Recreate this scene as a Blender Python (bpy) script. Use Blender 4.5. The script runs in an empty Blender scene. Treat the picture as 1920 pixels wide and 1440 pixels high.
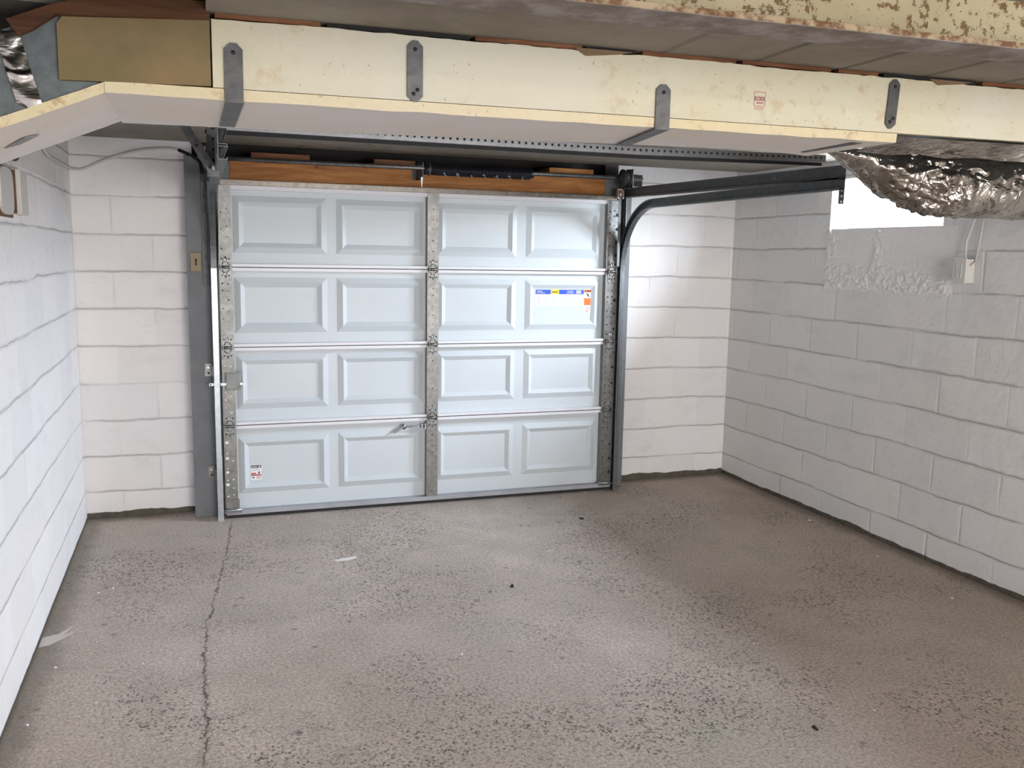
import bpy, math, random
from mathutils import Vector, Matrix, noise

sc = bpy.context.scene
C = sc.collection
PI = math.pi
rnd = random.Random(7)

# ------------------------------------------------------------------ camera
CAM = Vector((-1.3126, -5.1304, 1.5073))
R_ = Vector((0.94344366, -0.33103802, 0.01810774))
U_ = Vector((0.03084206, 0.14201768, 0.98938352))
F_ = Vector((0.33009518, 0.93286913, -0.14419557))
cam_data = bpy.data.cameras.new('camera')
cam = bpy.data.objects.new('camera', cam_data)
C.objects.link(cam)
M = Matrix.Identity(4)
for i in range(3):
    M[i][0] = R_[i]; M[i][1] = U_[i]; M[i][2] = -F_[i]; M[i][3] = CAM[i]
cam.matrix_world = M
cam_data.sensor_width = 36.0
cam_data.lens = 1679.5 / 1920 * 36.0
cam_data.clip_start = 0.05
sc.camera = cam

# ------------------------------------------------------------------ colour management
sc.view_settings.view_transform = 'Standard'
sc.view_settings.look = 'None'
sc.view_settings.gamma = 1.0
sc.view_settings.use_curve_mapping = False
sc.view_settings.exposure = 0.30
sc.cycles.use_denoising = True
sc.cycles.max_bounces = 6
sc.cycles.diffuse_bounces = 4
sc.cycles.use_adaptive_sampling = True
sc.cycles.adaptive_threshold = 0.05

# ------------------------------------------------------------------ world: overcast sky, dark ground
SKY = 410.0
world = bpy.data.worlds.new('World')
sc.world = world
world.use_nodes = True
wn = world.node_tree
wn.nodes.clear()
wo = wn.nodes.new('ShaderNodeOutputWorld')
bg = wn.nodes.new('ShaderNodeBackground')
tc = wn.nodes.new('ShaderNodeTexCoord')
sp = wn.nodes.new('ShaderNodeSeparateXYZ')
mr = wn.nodes.new('ShaderNodeMapRange')
mr.inputs['From Min'].default_value = -0.04
mr.inputs['From Max'].default_value = 0.50
cr = wn.nodes.new('ShaderNodeMix'); cr.data_type = 'RGBA'
cr.inputs[6].default_value = (0.07, 0.077, 0.085, 1)
cr.inputs[7].default_value = (0.79, 0.85, 1.0, 1)
wn.links.new(tc.outputs['Generated'], sp.inputs[0])
wn.links.new(sp.outputs['Z'], mr.inputs['Value'])
wn.links.new(mr.outputs[0], cr.inputs[0])
wn.links.new(cr.outputs[2], bg.inputs['Color'])
bg.inputs['Strength'].default_value = SKY
wn.links.new(bg.outputs[0], wo.inputs[0])

def area_light(name, loc, target, sx, sy, energy, color, spread=PI, portal=False):
    d = bpy.data.lights.new(name, 'AREA')
    d.shape = 'RECTANGLE'; d.size = sx; d.size_y = sy
    d.energy = energy; d.color = color
    d.spread = spread
    o = bpy.data.objects.new(name, d)
    C.objects.link(o)
    o.location = loc
    o.rotation_euler = (Vector(target) - Vector(loc)).to_track_quat('-Z', 'Y').to_euler()
    if portal:
        d.cycles.is_portal = True
    return o

WY0, WY1, WZ0, WZ1 = -1.625, -0.79, 1.675, 1.955      # window opening in the right wall
XL, XR, YB = -1.9194, 2.152, 0.195                    # inner faces: left, right, back wall
YN = -8.2                                             # wall behind the camera
HC = 2.06                                             # ceiling underside
# daylight portal in the window
area_light('window_portal', (XR + 0.19, (WY0 + WY1) / 2, (WZ0 + WZ1) / 2), (XL, (WY0 + WY1) / 2, (WZ0 + WZ1) / 2),
           WY1 - WY0, WZ1 - WZ0, 1.0, (1, 1, 1), portal=True)
# unseen warm bulb for fill, behind the camera
def bulb_light(name, loc, energy, color, r=0.05):
    d = bpy.data.lights.new(name, 'POINT')
    d.energy = energy; d.color = color; d.shadow_soft_size = r
    o = bpy.data.objects.new(name, d); C.objects.link(o); o.location = loc
    return o
bulb_light('ceiling_bulb', (0.6, -6.6, 1.95), 60, (1.0, 0.86, 0.70), 0.06)
# soft fill light added behind the camera; the wall there is closed
area_light('rear_fill_light', (0.5, -8.15, 1.05), (0.3, -2.0, 0.9), 2.4, 1.4, 150, (0.985, 0.975, 1.0))

# ------------------------------------------------------------------ node helper
class S:
    """a socket with arithmetic"""
    def __init__(s, nt, sock): s.nt = nt; s.k = sock
    def m(s, op, *a, clamp=False):
        n = s.nt.nodes.new('ShaderNodeMath'); n.operation = op; n.use_clamp = clamp
        for i, v in enumerate((s,) + a):
            if isinstance(v, S): s.nt.links.new(v.k, n.inputs[i])
            else: n.inputs[i].default_value = v
        return S(s.nt, n.outputs[0])
    def __add__(s, o): return s.m('ADD', o)
    def __sub__(s, o): return s.m('SUBTRACT', o)
    def __mul__(s, o): return s.m('MULTIPLY', o)
    def __truediv__(s, o): return s.m('DIVIDE', o)
    def abs(s): return s.m('ABSOLUTE')
    def fract(s): return s.m('FRACT')
    def mx(s, o): return s.m('MAXIMUM', o)
    def mn(s, o): return s.m('MINIMUM', o)
    def step(s, a, b, lo=0.0, hi=1.0):
        n = s.nt.nodes.new('ShaderNodeMapRange'); n.interpolation_type = 'SMOOTHSTEP'
        s.nt.links.new(s.k, n.inputs['Value'])
        n.inputs['From Min'].default_value = a; n.inputs['From Max'].default_value = b
        n.inputs['To Min'].default_value = lo; n.inputs['To Max'].default_value = hi
        return S(s.nt, n.outputs[0])
    def inv(s):
        return s.m('MULTIPLY_ADD', -1.0, 1.0)

class Mat:
    def __init__(s, name, base=(0.8, 0.8, 0.8), rough=0.5, metal=0.0, spec=0.5):
        s.m = bpy.data.materials.new(name); s.m.use_nodes = True
        s.nt = s.m.node_tree
        s.b = s.nt.nodes['Principled BSDF']
        s.b.inputs['Base Color'].default_value = (*base, 1)
        s.b.inputs['Roughness'].default_value = rough
        s.b.inputs['Metallic'].default_value = metal
        s.b.inputs['Specular IOR Level'].default_value = spec
        t = s.nt.nodes.new('ShaderNodeTexCoord')
        s.co = t.outputs['Object']
        x = s.nt.nodes.new('ShaderNodeSeparateXYZ'); s.nt.links.new(s.co, x.inputs[0])
        s.x, s.y, s.z = (S(s.nt, x.outputs[i]) for i in range(3))
        s.h = None
    def vec(s, x, y, z):
        n = s.nt.nodes.new('ShaderNodeCombineXYZ')
        for i, v in enumerate((x, y, z)):
            if isinstance(v, S): s.nt.links.new(v.k, n.inputs[i])
            else: n.inputs[i].default_value = v
        return n.outputs[0]
    def noise(s, scale, detail=4, rough=0.5, vec=None, dist=0.0, color=False):
        n = s.nt.nodes.new('ShaderNodeTexNoise')
        s.nt.links.new(vec or s.co, n.inputs['Vector'])
        n.inputs['Scale'].default_value = scale; n.inputs['Detail'].default_value = detail
        n.inputs['Roughness'].default_value = rough; n.inputs['Distortion'].default_value = dist
        return S(s.nt, n.outputs['Color' if color else 'Fac'])
    def voro(s, scale, feature='F1', vec=None, rnd=1.0):
        n = s.nt.nodes.new('ShaderNodeTexVoronoi'); n.feature = feature
        s.nt.links.new(vec or s.co, n.inputs['Vector'])
        n.inputs['Scale'].default_value = scale; n.inputs['Randomness'].default_value = rnd
        return S(s.nt, n.outputs['Distance'])
    def mix(s, f, a, b, mode='MIX'):
        n = s.nt.nodes.new('ShaderNodeMix'); n.data_type = 'RGBA'; n.blend_type = mode
        if isinstance(f, S): s.nt.links.new(f.k, n.inputs[0])
        else: n.inputs[0].default_value = f
        for i, v in ((6, a), (7, b)):
            if isinstance(v, S): s.nt.links.new(v.k, n.inputs[i])
            else: n.inputs[i].default_value = (*v, 1)
        return S(s.nt, n.outputs[2])
    def color(s, c): s.nt.links.new(c.k, s.b.inputs['Base Color']); return s
    def rough(s, c): s.nt.links.new(c.k, s.b.inputs['Roughness']); return s
    def bump(s, h, dist, strength=1.0):
        n = s.nt.nodes.new('ShaderNodeBump')
        n.inputs['Distance'].default_value = dist; n.inputs['Strength'].default_value = strength
        s.nt.links.new(h.k, n.inputs['Height'])
        if s.h is not None: s.nt.links.new(s.h, n.inputs['Normal'])
        s.h = n.outputs[0]
        s.nt.links.new(s.h, s.b.inputs['Normal'])
        return s

CH = 0.2032   # block course
def block_material(name, axis, z0, c0, base, rough_patch=False, reach_dirt=0.03):
    m = Mat(name, base, 0.62, 0, 0.35)
    u = m.x if axis == 'x' else m.y
    w = m.noise(1.6, 3, 0.6) - 0.5
    w2 = m.noise(14.0, 3, 0.6) - 0.5
    zz = (m.z - z0 + w * 0.040 + w2 * 0.012) / CH
    hl = ((zz + 0.5).fract() - 0.5).abs() * CH              # distance to bed joint
    row = zz.m('FLOOR')
    odd = (row * 0.5).fract() * 2.0
    uu = (u - c0 + w2 * 0.006) / 0.4064 + odd * 0.5
    vl = ((uu + 0.5).fract() - 0.5).abs() * 0.4064
    keep = m.noise(2.3, 3, 0.6).step(0.36, 0.52)
    keepv = m.noise(3.1, 2, 0.5, vec=m.vec(m.x + 7.3, m.y, m.z)).step(0.48, 0.60)
    wid = m.noise(9.0, 3, 0.7).step(0.45, 0.8, 0.0, 0.0022)
    core = (hl - wid + m.noise(3.7, 4, 0.7).step(0.5, 0.75, 0.0, 0.003)).step(0.0, 0.0035).inv() * keep.m('MULTIPLY_ADD', 0.72, 0.28)
    soft = hl.step(0.0, 0.012).inv() * keep.m('MULTIPLY_ADD', 0.4, 0.6)
    vcore = (vl + w2.abs() * 0.008).step(0.0, 0.004).inv() * keepv * 0.8
    vsoft = vl.step(0.0, 0.013).inv() * keepv.m('MULTIPLY_ADD', 0.6, 0.4)
    joint = core.mx(vcore * 0.6)
    groove = (soft * 0.7).mx(vsoft * 0.4) + joint * 0.5
    # tint of hand-rolled paint
    tint = m.noise(1.7, 4, 0.6)
    c = m.mix(tint.step(0.35, 0.7), (base[0] * 1.0, base[1] * 0.985, base[2] * 0.97), (base[0] * 0.97, base[1] * 0.985, base[2] * 1.0))
    cellr = m.noise(1.0, 0, 0.5, vec=m.vec(uu.m('FLOOR') * 3.7, row * 5.3, 0.0)).step(0.3, 0.7, 0.95, 1.0)
    c = m.mix(1.0, c, m.mix(cellr.step(0.95, 1.0), (0.95, 0.95, 0.95), (1, 1, 1)), 'MULTIPLY')
    blo = m.noise(3.4, 5, 0.7, vec=m.vec(m.x, m.y, m.z * 1.6)).step(0.50, 0.72)
    c = m.mix(blo * 0.5, c, (base[0] * 0.82, base[1] * 0.83, base[2] * 0.83))
    gr = m.noise(42.0, 2, 0.5).step(0.70, 0.78)
    c = m.mix(gr * 0.25, c, (0.42, 0.38, 0.33))
    c = m.mix(joint * 0.34, c, (0.38, 0.31, 0.26))
    # unpainted, dirty strip where the paint stops above the slab
    edge = m.noise(2.2, 2, 0.5) * reach_dirt * 1.6 + m.noise(11.0, 3, 0.6) * reach_dirt * 0.8
    dirt = (m.z - edge).step(-0.002, 0.003).inv()
    c = m.mix(dirt, c, m.mix(m.noise(30, 3), (0.05, 0.042, 0.032), (0.16, 0.14, 0.11)))
    pore = m.noise(260.0, 3, 0.6)
    h = groove * -1.0 + w2 * 0.5
    if rough_patch:
        mk = (m.y.step(-0.79, -0.76).inv() * m.y.step(-1.73, -1.68) * m.z.step(1.34, 1.38) * m.z.step(1.675, 1.72).inv())
        lumpy = m.noise(16, 6, 0.75, dist=1.2)
        ridge = m.voro(18, vec=m.vec(m.x, m.y + (lumpy - 0.5) * 0.10, m.z + (lumpy - 0.5) * 0.10))
        band = mk * (m.z.step(1.36, 1.50).inv().mx(m.y.step(-0.86, -0.80)).mx(((m.y + 1.12).abs()).step(0.02, 0.08).inv()) * 0.85 + 0.15)
        h = h + band * (lumpy - ridge) * 2.6
        c = m.mix(band * ridge.step(0.35, 0.6) * 0.35, c, (0.5, 0.48, 0.45))
    m.color(c)
    h = h + m.noise(7.0, 4, 0.6) * 0.7 + m.noise(26.0, 4, 0.65) * 0.22
    m.bump(h, 0.007, 0.9)
    m.bump(pore, 0.0012, 0.9)
    return m.m

M_WALL_L = block_material('painted_block_left', 'y', 0.1573, 0.1, (0.90, 0.89, 0.90), reach_dirt=0.012)
M_WALL_R = block_material('painted_block_right', 'y', 0.1443, 0.14, (0.82, 0.805, 0.79), False, 0.022)
M_WALL_B = block_material('painted_block_back', 'x', 0.1500, 0.10, (0.91, 0.895, 0.885), reach_dirt=0.03)

def floor_material():
    m = Mat('worn_concrete', (0.3, 0.26, 0.22), 0.55, 0, 0.5)
    big = m.noise(0.9, 4, 0.55)
    mid = m.noise(4.5, 5, 0.65)
    fine = m.noise(85, 4, 0.7)
    agg = m.noise(190, 3, 0.7)
    c = m.mix(big.step(0.3, 0.7), (0.46, 0.375, 0.32), (0.66, 0.56, 0.50))
    c = m.mix(mid.step(0.35, 0.7) * 0.5, c, (0.37, 0.325, 0.28))
    right = m.x.step(-0.3, 2.2)  # shade toward the right wall put into the floor colour, darker and browner
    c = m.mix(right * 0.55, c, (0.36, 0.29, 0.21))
    green = m.noise(1.3, 3, 0.6, vec=m.vec(m.x + 4.0, m.y, m.z)).step(0.52, 0.75)
    c = m.mix(green * 0.35, c, (0.40, 0.39, 0.31))
    c = m.mix(1.0, c, m.mix(fine.step(0.25, 0.75), (0.50, 0.48, 0.45), (1.28, 1.27, 1.26)), 'MULTIPLY')
    c = m.mix(agg.step(0.42, 0.72) * 0.6, c, m.mix(0.55, c, (0.80, 0.74, 0.66)))
    # worn patches with pitted aggregate
    px = m.noise(1.15, 3, 0.6, vec=m.vec(m.x + 1.7, m.y + 0.4, 0.0)).step(0.46, 0.62)
    pit = m.voro(62, vec=m.vec(m.x + (mid - 0.5) * 0.04, m.y + (fine - 0.5) * 0.02, 0.0))
    pits = (pit.step(0.16, 0.40).inv() * m.noise(22, 4, 0.7).step(0.40, 0.54)).mx(m.noise(46, 4, 0.7, dist=1.0).step(0.56, 0.66)) * px.m('MULTIPLY_ADD', 0.82, 0.18)
    c = m.mix(pits * 0.85, c, (0.085, 0.065, 0.045))
    spots = m.voro(8.0, vec=m.vec(m.x + (fine - 0.5) * 0.05, m.y + (agg - 0.5) * 0.05, 0.0)).step(0.05, 0.12).inv() * m.noise(3.3, 2).step(0.42, 0.52)
    c = m.mix(spots * 0.7, c, (0.12, 0.095, 0.07))
    pale = m.noise(5.0, 5, 0.7, vec=m.vec(m.x * 0.5 + 3.0, m.y * 2.4, 0.0)).step(0.66, 0.74)
    c = m.mix(pale * 0.22, c, (0.56, 0.49, 0.44))
    # dark grime along the walls
    wl = (m.x - XL).m('MINIMUM', (m.x * -1.0) + XR)
    wb = (m.y * -1.0) + YB
    grime = (wl.mn(wb) - m.noise(7, 4, 0.6) * 0.12).step(-0.03, 0.07).inv()
    c = m.mix(grime * 0.6, c, (0.13, 0.105, 0.075))
    # long crack running toward the camera, with side branches
    jag = (m.noise(5.0, 5, 0.8, vec=m.vec(0.0, m.y, 0.0)) - 0.5) * 0.11 + (m.noise(30.0, 4, 0.8, vec=m.vec(2.0, m.y, 0.0)) - 0.5) * 0.05
    line = (m.y * -1.0).step(0.0, 1.9, -1.17, -1.325)
    d = (m.x - line - jag).abs()
    cw = m.noise(7.0, 3, 0.7, vec=m.vec(5.0, m.y, 0.0)).step(0.42, 0.70, 0.0005, 0.0072)
    crack = (d - cw).step(-0.0005, 0.002).inv() * m.y.step(-0.12, 0.0).inv()
    jag2 = (m.noise(4.0, 5, 0.75, vec=m.vec(m.x, 9.0, 0.0)) - 0.5) * 0.2
    d2 = (m.y + 0.80 + jag2 - m.x * 0.03).abs()
    crack2 = d2.step(0.0006, 0.003).inv() * m.x.step(-1.25, -1.15) * m.x.step(-0.2, 0.1).inv() * 0.45
    d3 = (m.y + 0.50 + (m.x - 0.9) * 0.28 + jag2 * 0.5).abs()
    crack3 = d3.step(0.0006, 0.003).inv() * m.x.step(0.3, 0.5) * m.x.step(1.5, 1.9).inv() * 0.5
    cr = crack.mx(crack2).mx(crack3)
    c = m.mix(cr * 0.8, c, (0.07, 0.055, 0.04))
    halo = d.step(0.0, 0.035).inv() * m.noise(30, 3, 0.7).step(0.45, 0.6) * (m.y * -1.0).step(1.2, 1.9)
    c = m.mix(halo * 0.4, c, (0.12, 0.10, 0.07))
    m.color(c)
    m.rough((big * 0.18 + mid * 0.15 + 0.44 + pits * 0.3))
    m.bump(cr * -1.0 - pits * 0.5 + mid * 0.35, 0.006, 0.8)
    m.bump(fine * 0.7 + agg * 0.5, 0.0016, 0.9)
    return m.m
M_FLOOR = floor_material()

def ceiling_material():
    m = Mat('stained_plaster_board', (0.22, 0.2, 0.17), 0.85, 0, 0.2)
    n1 = m.noise(2.0, 5, 0.65); n2 = m.noise(14, 5, 0.7)
    st = m.noise(3.0, 4, 0.6, vec=m.vec(m.x * 2.5, m.y * 0.5, 0.0))
    c = m.mix(n1.step(0.3, 0.7), (0.20, 0.175, 0.14), (0.28, 0.255, 0.22))
    c = m.mix(st.step(0.5, 0.75) * 0.4, c, (0.17, 0.15, 0.12))
    c = m.mix(n2.step(0.55, 0.75) * 0.4, c, (0.16, 0.14, 0.12))
    d = (((m.x - 0.205) / 0.29 + 0.5 + (n1 - 0.5) * 0.05).fract() - 0.5).abs() * 0.29
    jm = m.y.step(-2.4, -2.3).inv() * m.x.step(-0.3, 0.1)
    j = d.step(0.004, 0.016).inv() * jm
    c = m.mix(j * 0.55, c, (0.08, 0.07, 0.06))
    ck = m.voro(1.6, 'DISTANCE_TO_EDGE', vec=m.vec(m.x + (n2 - 0.5) * 0.12, m.y * 1.5 + (n1 - 0.5) * 0.5, 0.0))
    cks = ck.step(0.0, 0.010).inv() * m.y.step(-2.4, -2.2) * n1.step(0.4, 0.55)
    c = m.mix(cks * 0.7, c, (0.06, 0.05, 0.045))
    m.color(c)
    m.bump(j * -1.0 + n2 * 0.4 - cks * 0.7, 0.006, 0.8)
    m.bump(m.noise(120, 3, 0.6), 0.001, 0.6)
    return m.m
M_CEIL = ceiling_material()

def foam_board(name, base, stain=0.35, bump=1.0):
    m = Mat(name, base, 0.75, 0, 0.3)
    n1 = m.noise(1.8, 4, 0.6); n2 = m.noise(18, 4, 0.7); n3 = m.noise(75, 2, 0.5)
    c = m.mix(n1.step(0.35, 0.7), base, (base[0] * 0.97, base[1] * 0.94, base[2] * 0.84))
    c = m.mix((n2.step(0.52, 0.72) * n1.step(0.40, 0.62)) * stain, c, (0.48, 0.33, 0.17))
    sp = n3.step(0.68, 0.74) * m.noise(6, 2).step(0.42, 0.58)
    c = m.mix(sp * 0.55, c, (0.26, 0.20, 0.13))
    m.color(c)
    m.bump(m.noise(150, 3, 0.6), 0.0012 * bump, 0.8)
    m.bump(m.noise(6, 3, 0.6), 0.004 * bump, 0.5)
    return m.m
M_FOAM = foam_board('cream_foam_board', (0.65, 0.635, 0.525), 0.55, 1.6)
M_FOAM_EDGE = foam_board('cream_foam_cut_edge', (0.72, 0.65, 0.47), 1.0, 3.0)
M_FOAM_UNDER = foam_board('pale_painted_board', (0.70, 0.665, 0.65), 0.06)
M_TAN = Mat('aged_fibre_board', (0.50, 0.43, 0.25), 0.8, 0, 0.2)
_n = M_TAN.noise(5, 4, 0.6); _n2 = M_TAN.noise(11, 4, 0.7, dist=1.0)
_ck = (M_TAN.z - 1.975 + (M_TAN.noise(9, 3, 0.6) - 0.5) * 0.06 + (M_TAN.x + 1.45) * 0.06).abs().step(0.001, 0.005).inv() * M_TAN.x.step(-1.42, -1.36).inv()
M_TAN.color(M_TAN.mix(_ck * 0.6, M_TAN.mix(_n2.step(0.6, 0.8) * 0.5, M_TAN.mix(_n.step(0.3, 0.7), (0.185, 0.15, 0.075), (0.255, 0.185, 0.095)), (0.12, 0.10, 0.04)), (0.06, 0.045, 0.02)))
M_TAN.bump(M_TAN.noise(16, 4, 0.6), 0.004, 0.6)
M_TAN = M_TAN.m

def galv(name, base, rough=0.38, mott=0.5, metal=0.9):
    m = Mat(name, base, rough, metal, 0.5)
    v = m.noise(38, 3, 0.6); w = m.noise(6, 3, 0.6)
    lo = tuple(b * (1 - 0.45 * mott) for b in base); hi = tuple(min(1, b * (1 + 0.15 * mott)) for b in base)
    m.color(m.mix(v.step(0.3, 0.7), lo, hi))
    m.rough(w * 0.25 + (rough - 0.1))
    m.bump(m.noise(90, 2), 0.0004, 0.5)
    return m.m
M_GALV = galv('galvanised_steel', (0.235, 0.235, 0.225))
M_GALV_DK = galv('dark_galvanised_track', (0.16, 0.17, 0.175), 0.42, 0.4, 0.7)
M_GALV_LT = galv('bright_galvanised_tube', (0.50, 0.54, 0.57), 0.3, 0.3)
M_STRAP = galv('dull_zinc_strap', (0.135, 0.138, 0.138), 0.5, 0.6, 0.6)
M_SHEET = galv('grey_sheet_metal', (0.16, 0.185, 0.19), 0.5, 0.4, 0.75)
M_DUCTTAPE = Mat('grey_cloth_tape', (0.22, 0.22, 0.23), 0.6).m
M_BLACK = Mat('black_void', (0.012, 0.012, 0.012), 0.8).m
M_HOLE = Mat('punched_hole', (0.02, 0.02, 0.022), 0.7).m
M_RUBBER = Mat('black_rubber', (0.018, 0.018, 0.018), 0.7).m

m = Mat('silver_foil_jacket', (0.60, 0.565, 0.52), 0.24, 0.95)
_h = m.voro(16, vec=m.vec(m.x + (m.noise(7, 4) - 0.5) * 0.16, m.y, m.z * 1.3 + (m.noise(9, 4) - 0.5) * 0.12))
_h2 = m.noise(13, 2, 0.55, dist=1.8)
m.color(m.mix(m.noise(5, 3).step(0.35, 0.7), (0.34, 0.31, 0.275), (0.54, 0.51, 0.465)))
m.bump(_h, 0.012, 0.6); m.bump(_h2, 0.016, 0.8)
m.rough(m.noise(12, 2) * 0.18 + 0.12)
M_FOIL = m.m
m = Mat('foil_tape', (0.62, 0.60, 0.58), 0.2, 1.0)
m.bump(m.noise(30, 3, 0.6, vec=m.vec(m.x * 0.3, m.y * 0.3, m.z * 0.8), dist=0.5), 0.006, 0.5)
M_FOILTAPE = m.m

def wood(name, dark, light, axis='x', rough=0.6):
    m = Mat(name, light, rough, 0, 0.3)
    v = m.vec(m.x * (1.2 if axis == 'x' else 14), m.y * 14, m.z * (14 if axis == 'x' else 1.2))
    n = m.noise(2.2, 5, 0.65, vec=v, dist=0.6); k = m.noise(9, 3, 0.6)
    c = m.mix(n.step(0.35, 0.7), dark, light)
    kn = m.voro(4.5).step(0.03, 0.09).inv()
    c = m.mix(kn * 0.75, c, (0.10, 0.035, 0.012))
    c = m.mix(k.step(0.6, 0.8) * 0.35, c, tuple(x * 0.5 for x in dark))
    m.color(c); m.bump(n, 0.002, 0.5)
    return m.m
M_WOOD = wood('orange_pine', (0.33, 0.125, 0.030), (0.54, 0.245, 0.075))
M_WOOD_DK = wood('dark_stained_wood', (0.12, 0.045, 0.02), (0.25, 0.11, 0.045))
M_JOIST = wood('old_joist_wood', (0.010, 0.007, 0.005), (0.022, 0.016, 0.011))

m = Mat('white_door_skin', (0.63, 0.66, 0.70), 0.42, 0, 0.45)
_g = m.noise(5, 5, 0.6, vec=m.vec(m.x * 2.5, 0.0, m.z * 28), dist=0.4)
m.bump(_g, 0.0010, 0.5)
m.color(m.mix(m.noise(1.5, 3).step(0.3, 0.7), (0.58, 0.635, 0.665), (0.62, 0.67, 0.695)))
M_DOOR = m.m
M_DOORLIP = Mat('white_door_lip', (0.74, 0.74, 0.77), 0.35, 0, 0.5).m

def grey_paint(name, base):
    m = Mat(name, base, 0.55, 0, 0.4)
    c = m.mix(m.noise(6, 4, 0.6).step(0.35, 0.7), base, tuple(b * 0.82 for b in base))
    c = m.mix(m.noise(28, 3, 0.7).step(0.70, 0.78) * 0.5, c, (0.05, 0.045, 0.04))
    m.color(c); m.bump(m.noise(60, 3), 0.001, 0.6)
    return m.m
M_POST = grey_paint('grey_painted_jamb', (0.195, 0.205, 0.215))

m = Mat('rusty_cream_paint', (0.55, 0.50, 0.36), 0.6, 0, 0.4)
_a = m.noise(36, 5, 0.75); _b = m.noise(4, 3, 0.6); _l = m.z.step(1.965, 2.0).inv()
_r = (_a + _l * 0.09).step(0.63, 0.69) * (_b + _l * 0.3).step(0.38, 0.55)
c = m.mix(_b.step(0.3, 0.7), (0.30, 0.255, 0.15), (0.36, 0.315, 0.20))
c = m.mix(_r, c, m.mix(m.noise(60, 2), (0.07, 0.035, 0.014), (0.19, 0.105, 0.04)))
m.color(c); m.bump(_r, 0.002, 0.7)
M_BEAM = m.m
m = Mat('mauve_grey_flange', (0.25, 0.21, 0.19), 0.7, 0, 0.3)
m.color(m.mix(m.noise(9, 5, 0.7).step(0.4, 0.65), (0.16, 0.13, 0.105), (0.28, 0.25, 0.235)))
m.bump(m.noise(60, 3), 0.001, 0.7)
M_FLANGE = m.m

M_WHITEPL = Mat('off_white_plastic', (0.66, 0.64, 0.60), 0.45).m
M_WHITECABLE = Mat('white_painted_cable', (0.60, 0.59, 0.56), 0.5).m
M_BROWN = Mat('rust_brown', (0.14, 0.07, 0.035), 0.8).m
M_BRASS = Mat('tarnished_brass_plate', (0.22, 0.18, 0.11), 0.5, 0.4).m
M_RED = Mat('dusty_red_ink', (0.42, 0.16, 0.18), 0.8).m
M_STK_W = Mat('sticker_white', (0.86, 0.86, 0.88), 0.4).m
M_STK_B = Mat('sticker_blue', (0.02, 0.09, 0.55), 0.4).m
M_STK_Y = Mat('sticker_yellow', (0.85, 0.62, 0.06), 0.4).m
M_STK_O = Mat('sticker_orange', (0.90, 0.17, 0.02), 0.4).m
M_STK_R = Mat('sticker_red', (0.40, 0.02, 0.03), 0.4).m
M_STK_K = Mat('sticker_black', (0.02, 0.02, 0.03), 0.4).m
M_STK_G = Mat('sticker_grey_print', (0.50, 0.50, 0.56), 0.4).m
M_SPRING = Mat('black_spring_steel', (0.014, 0.016, 0.022), 0.42, 0.3).m
M_CHALK = Mat('pale_spring_paint_mark', (0.22, 0.23, 0.25), 0.7).m
M_CHIP_W = Mat('white_paint_chip', (0.85, 0.80, 0.78), 0.6).m
M_CHIP_D = Mat('dark_leaf_scrap', (0.02, 0.017, 0.014), 0.8).m
M_PINE_OLD = Mat('kraft_board_edge', (0.20, 0.13, 0.07), 0.8).m

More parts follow.
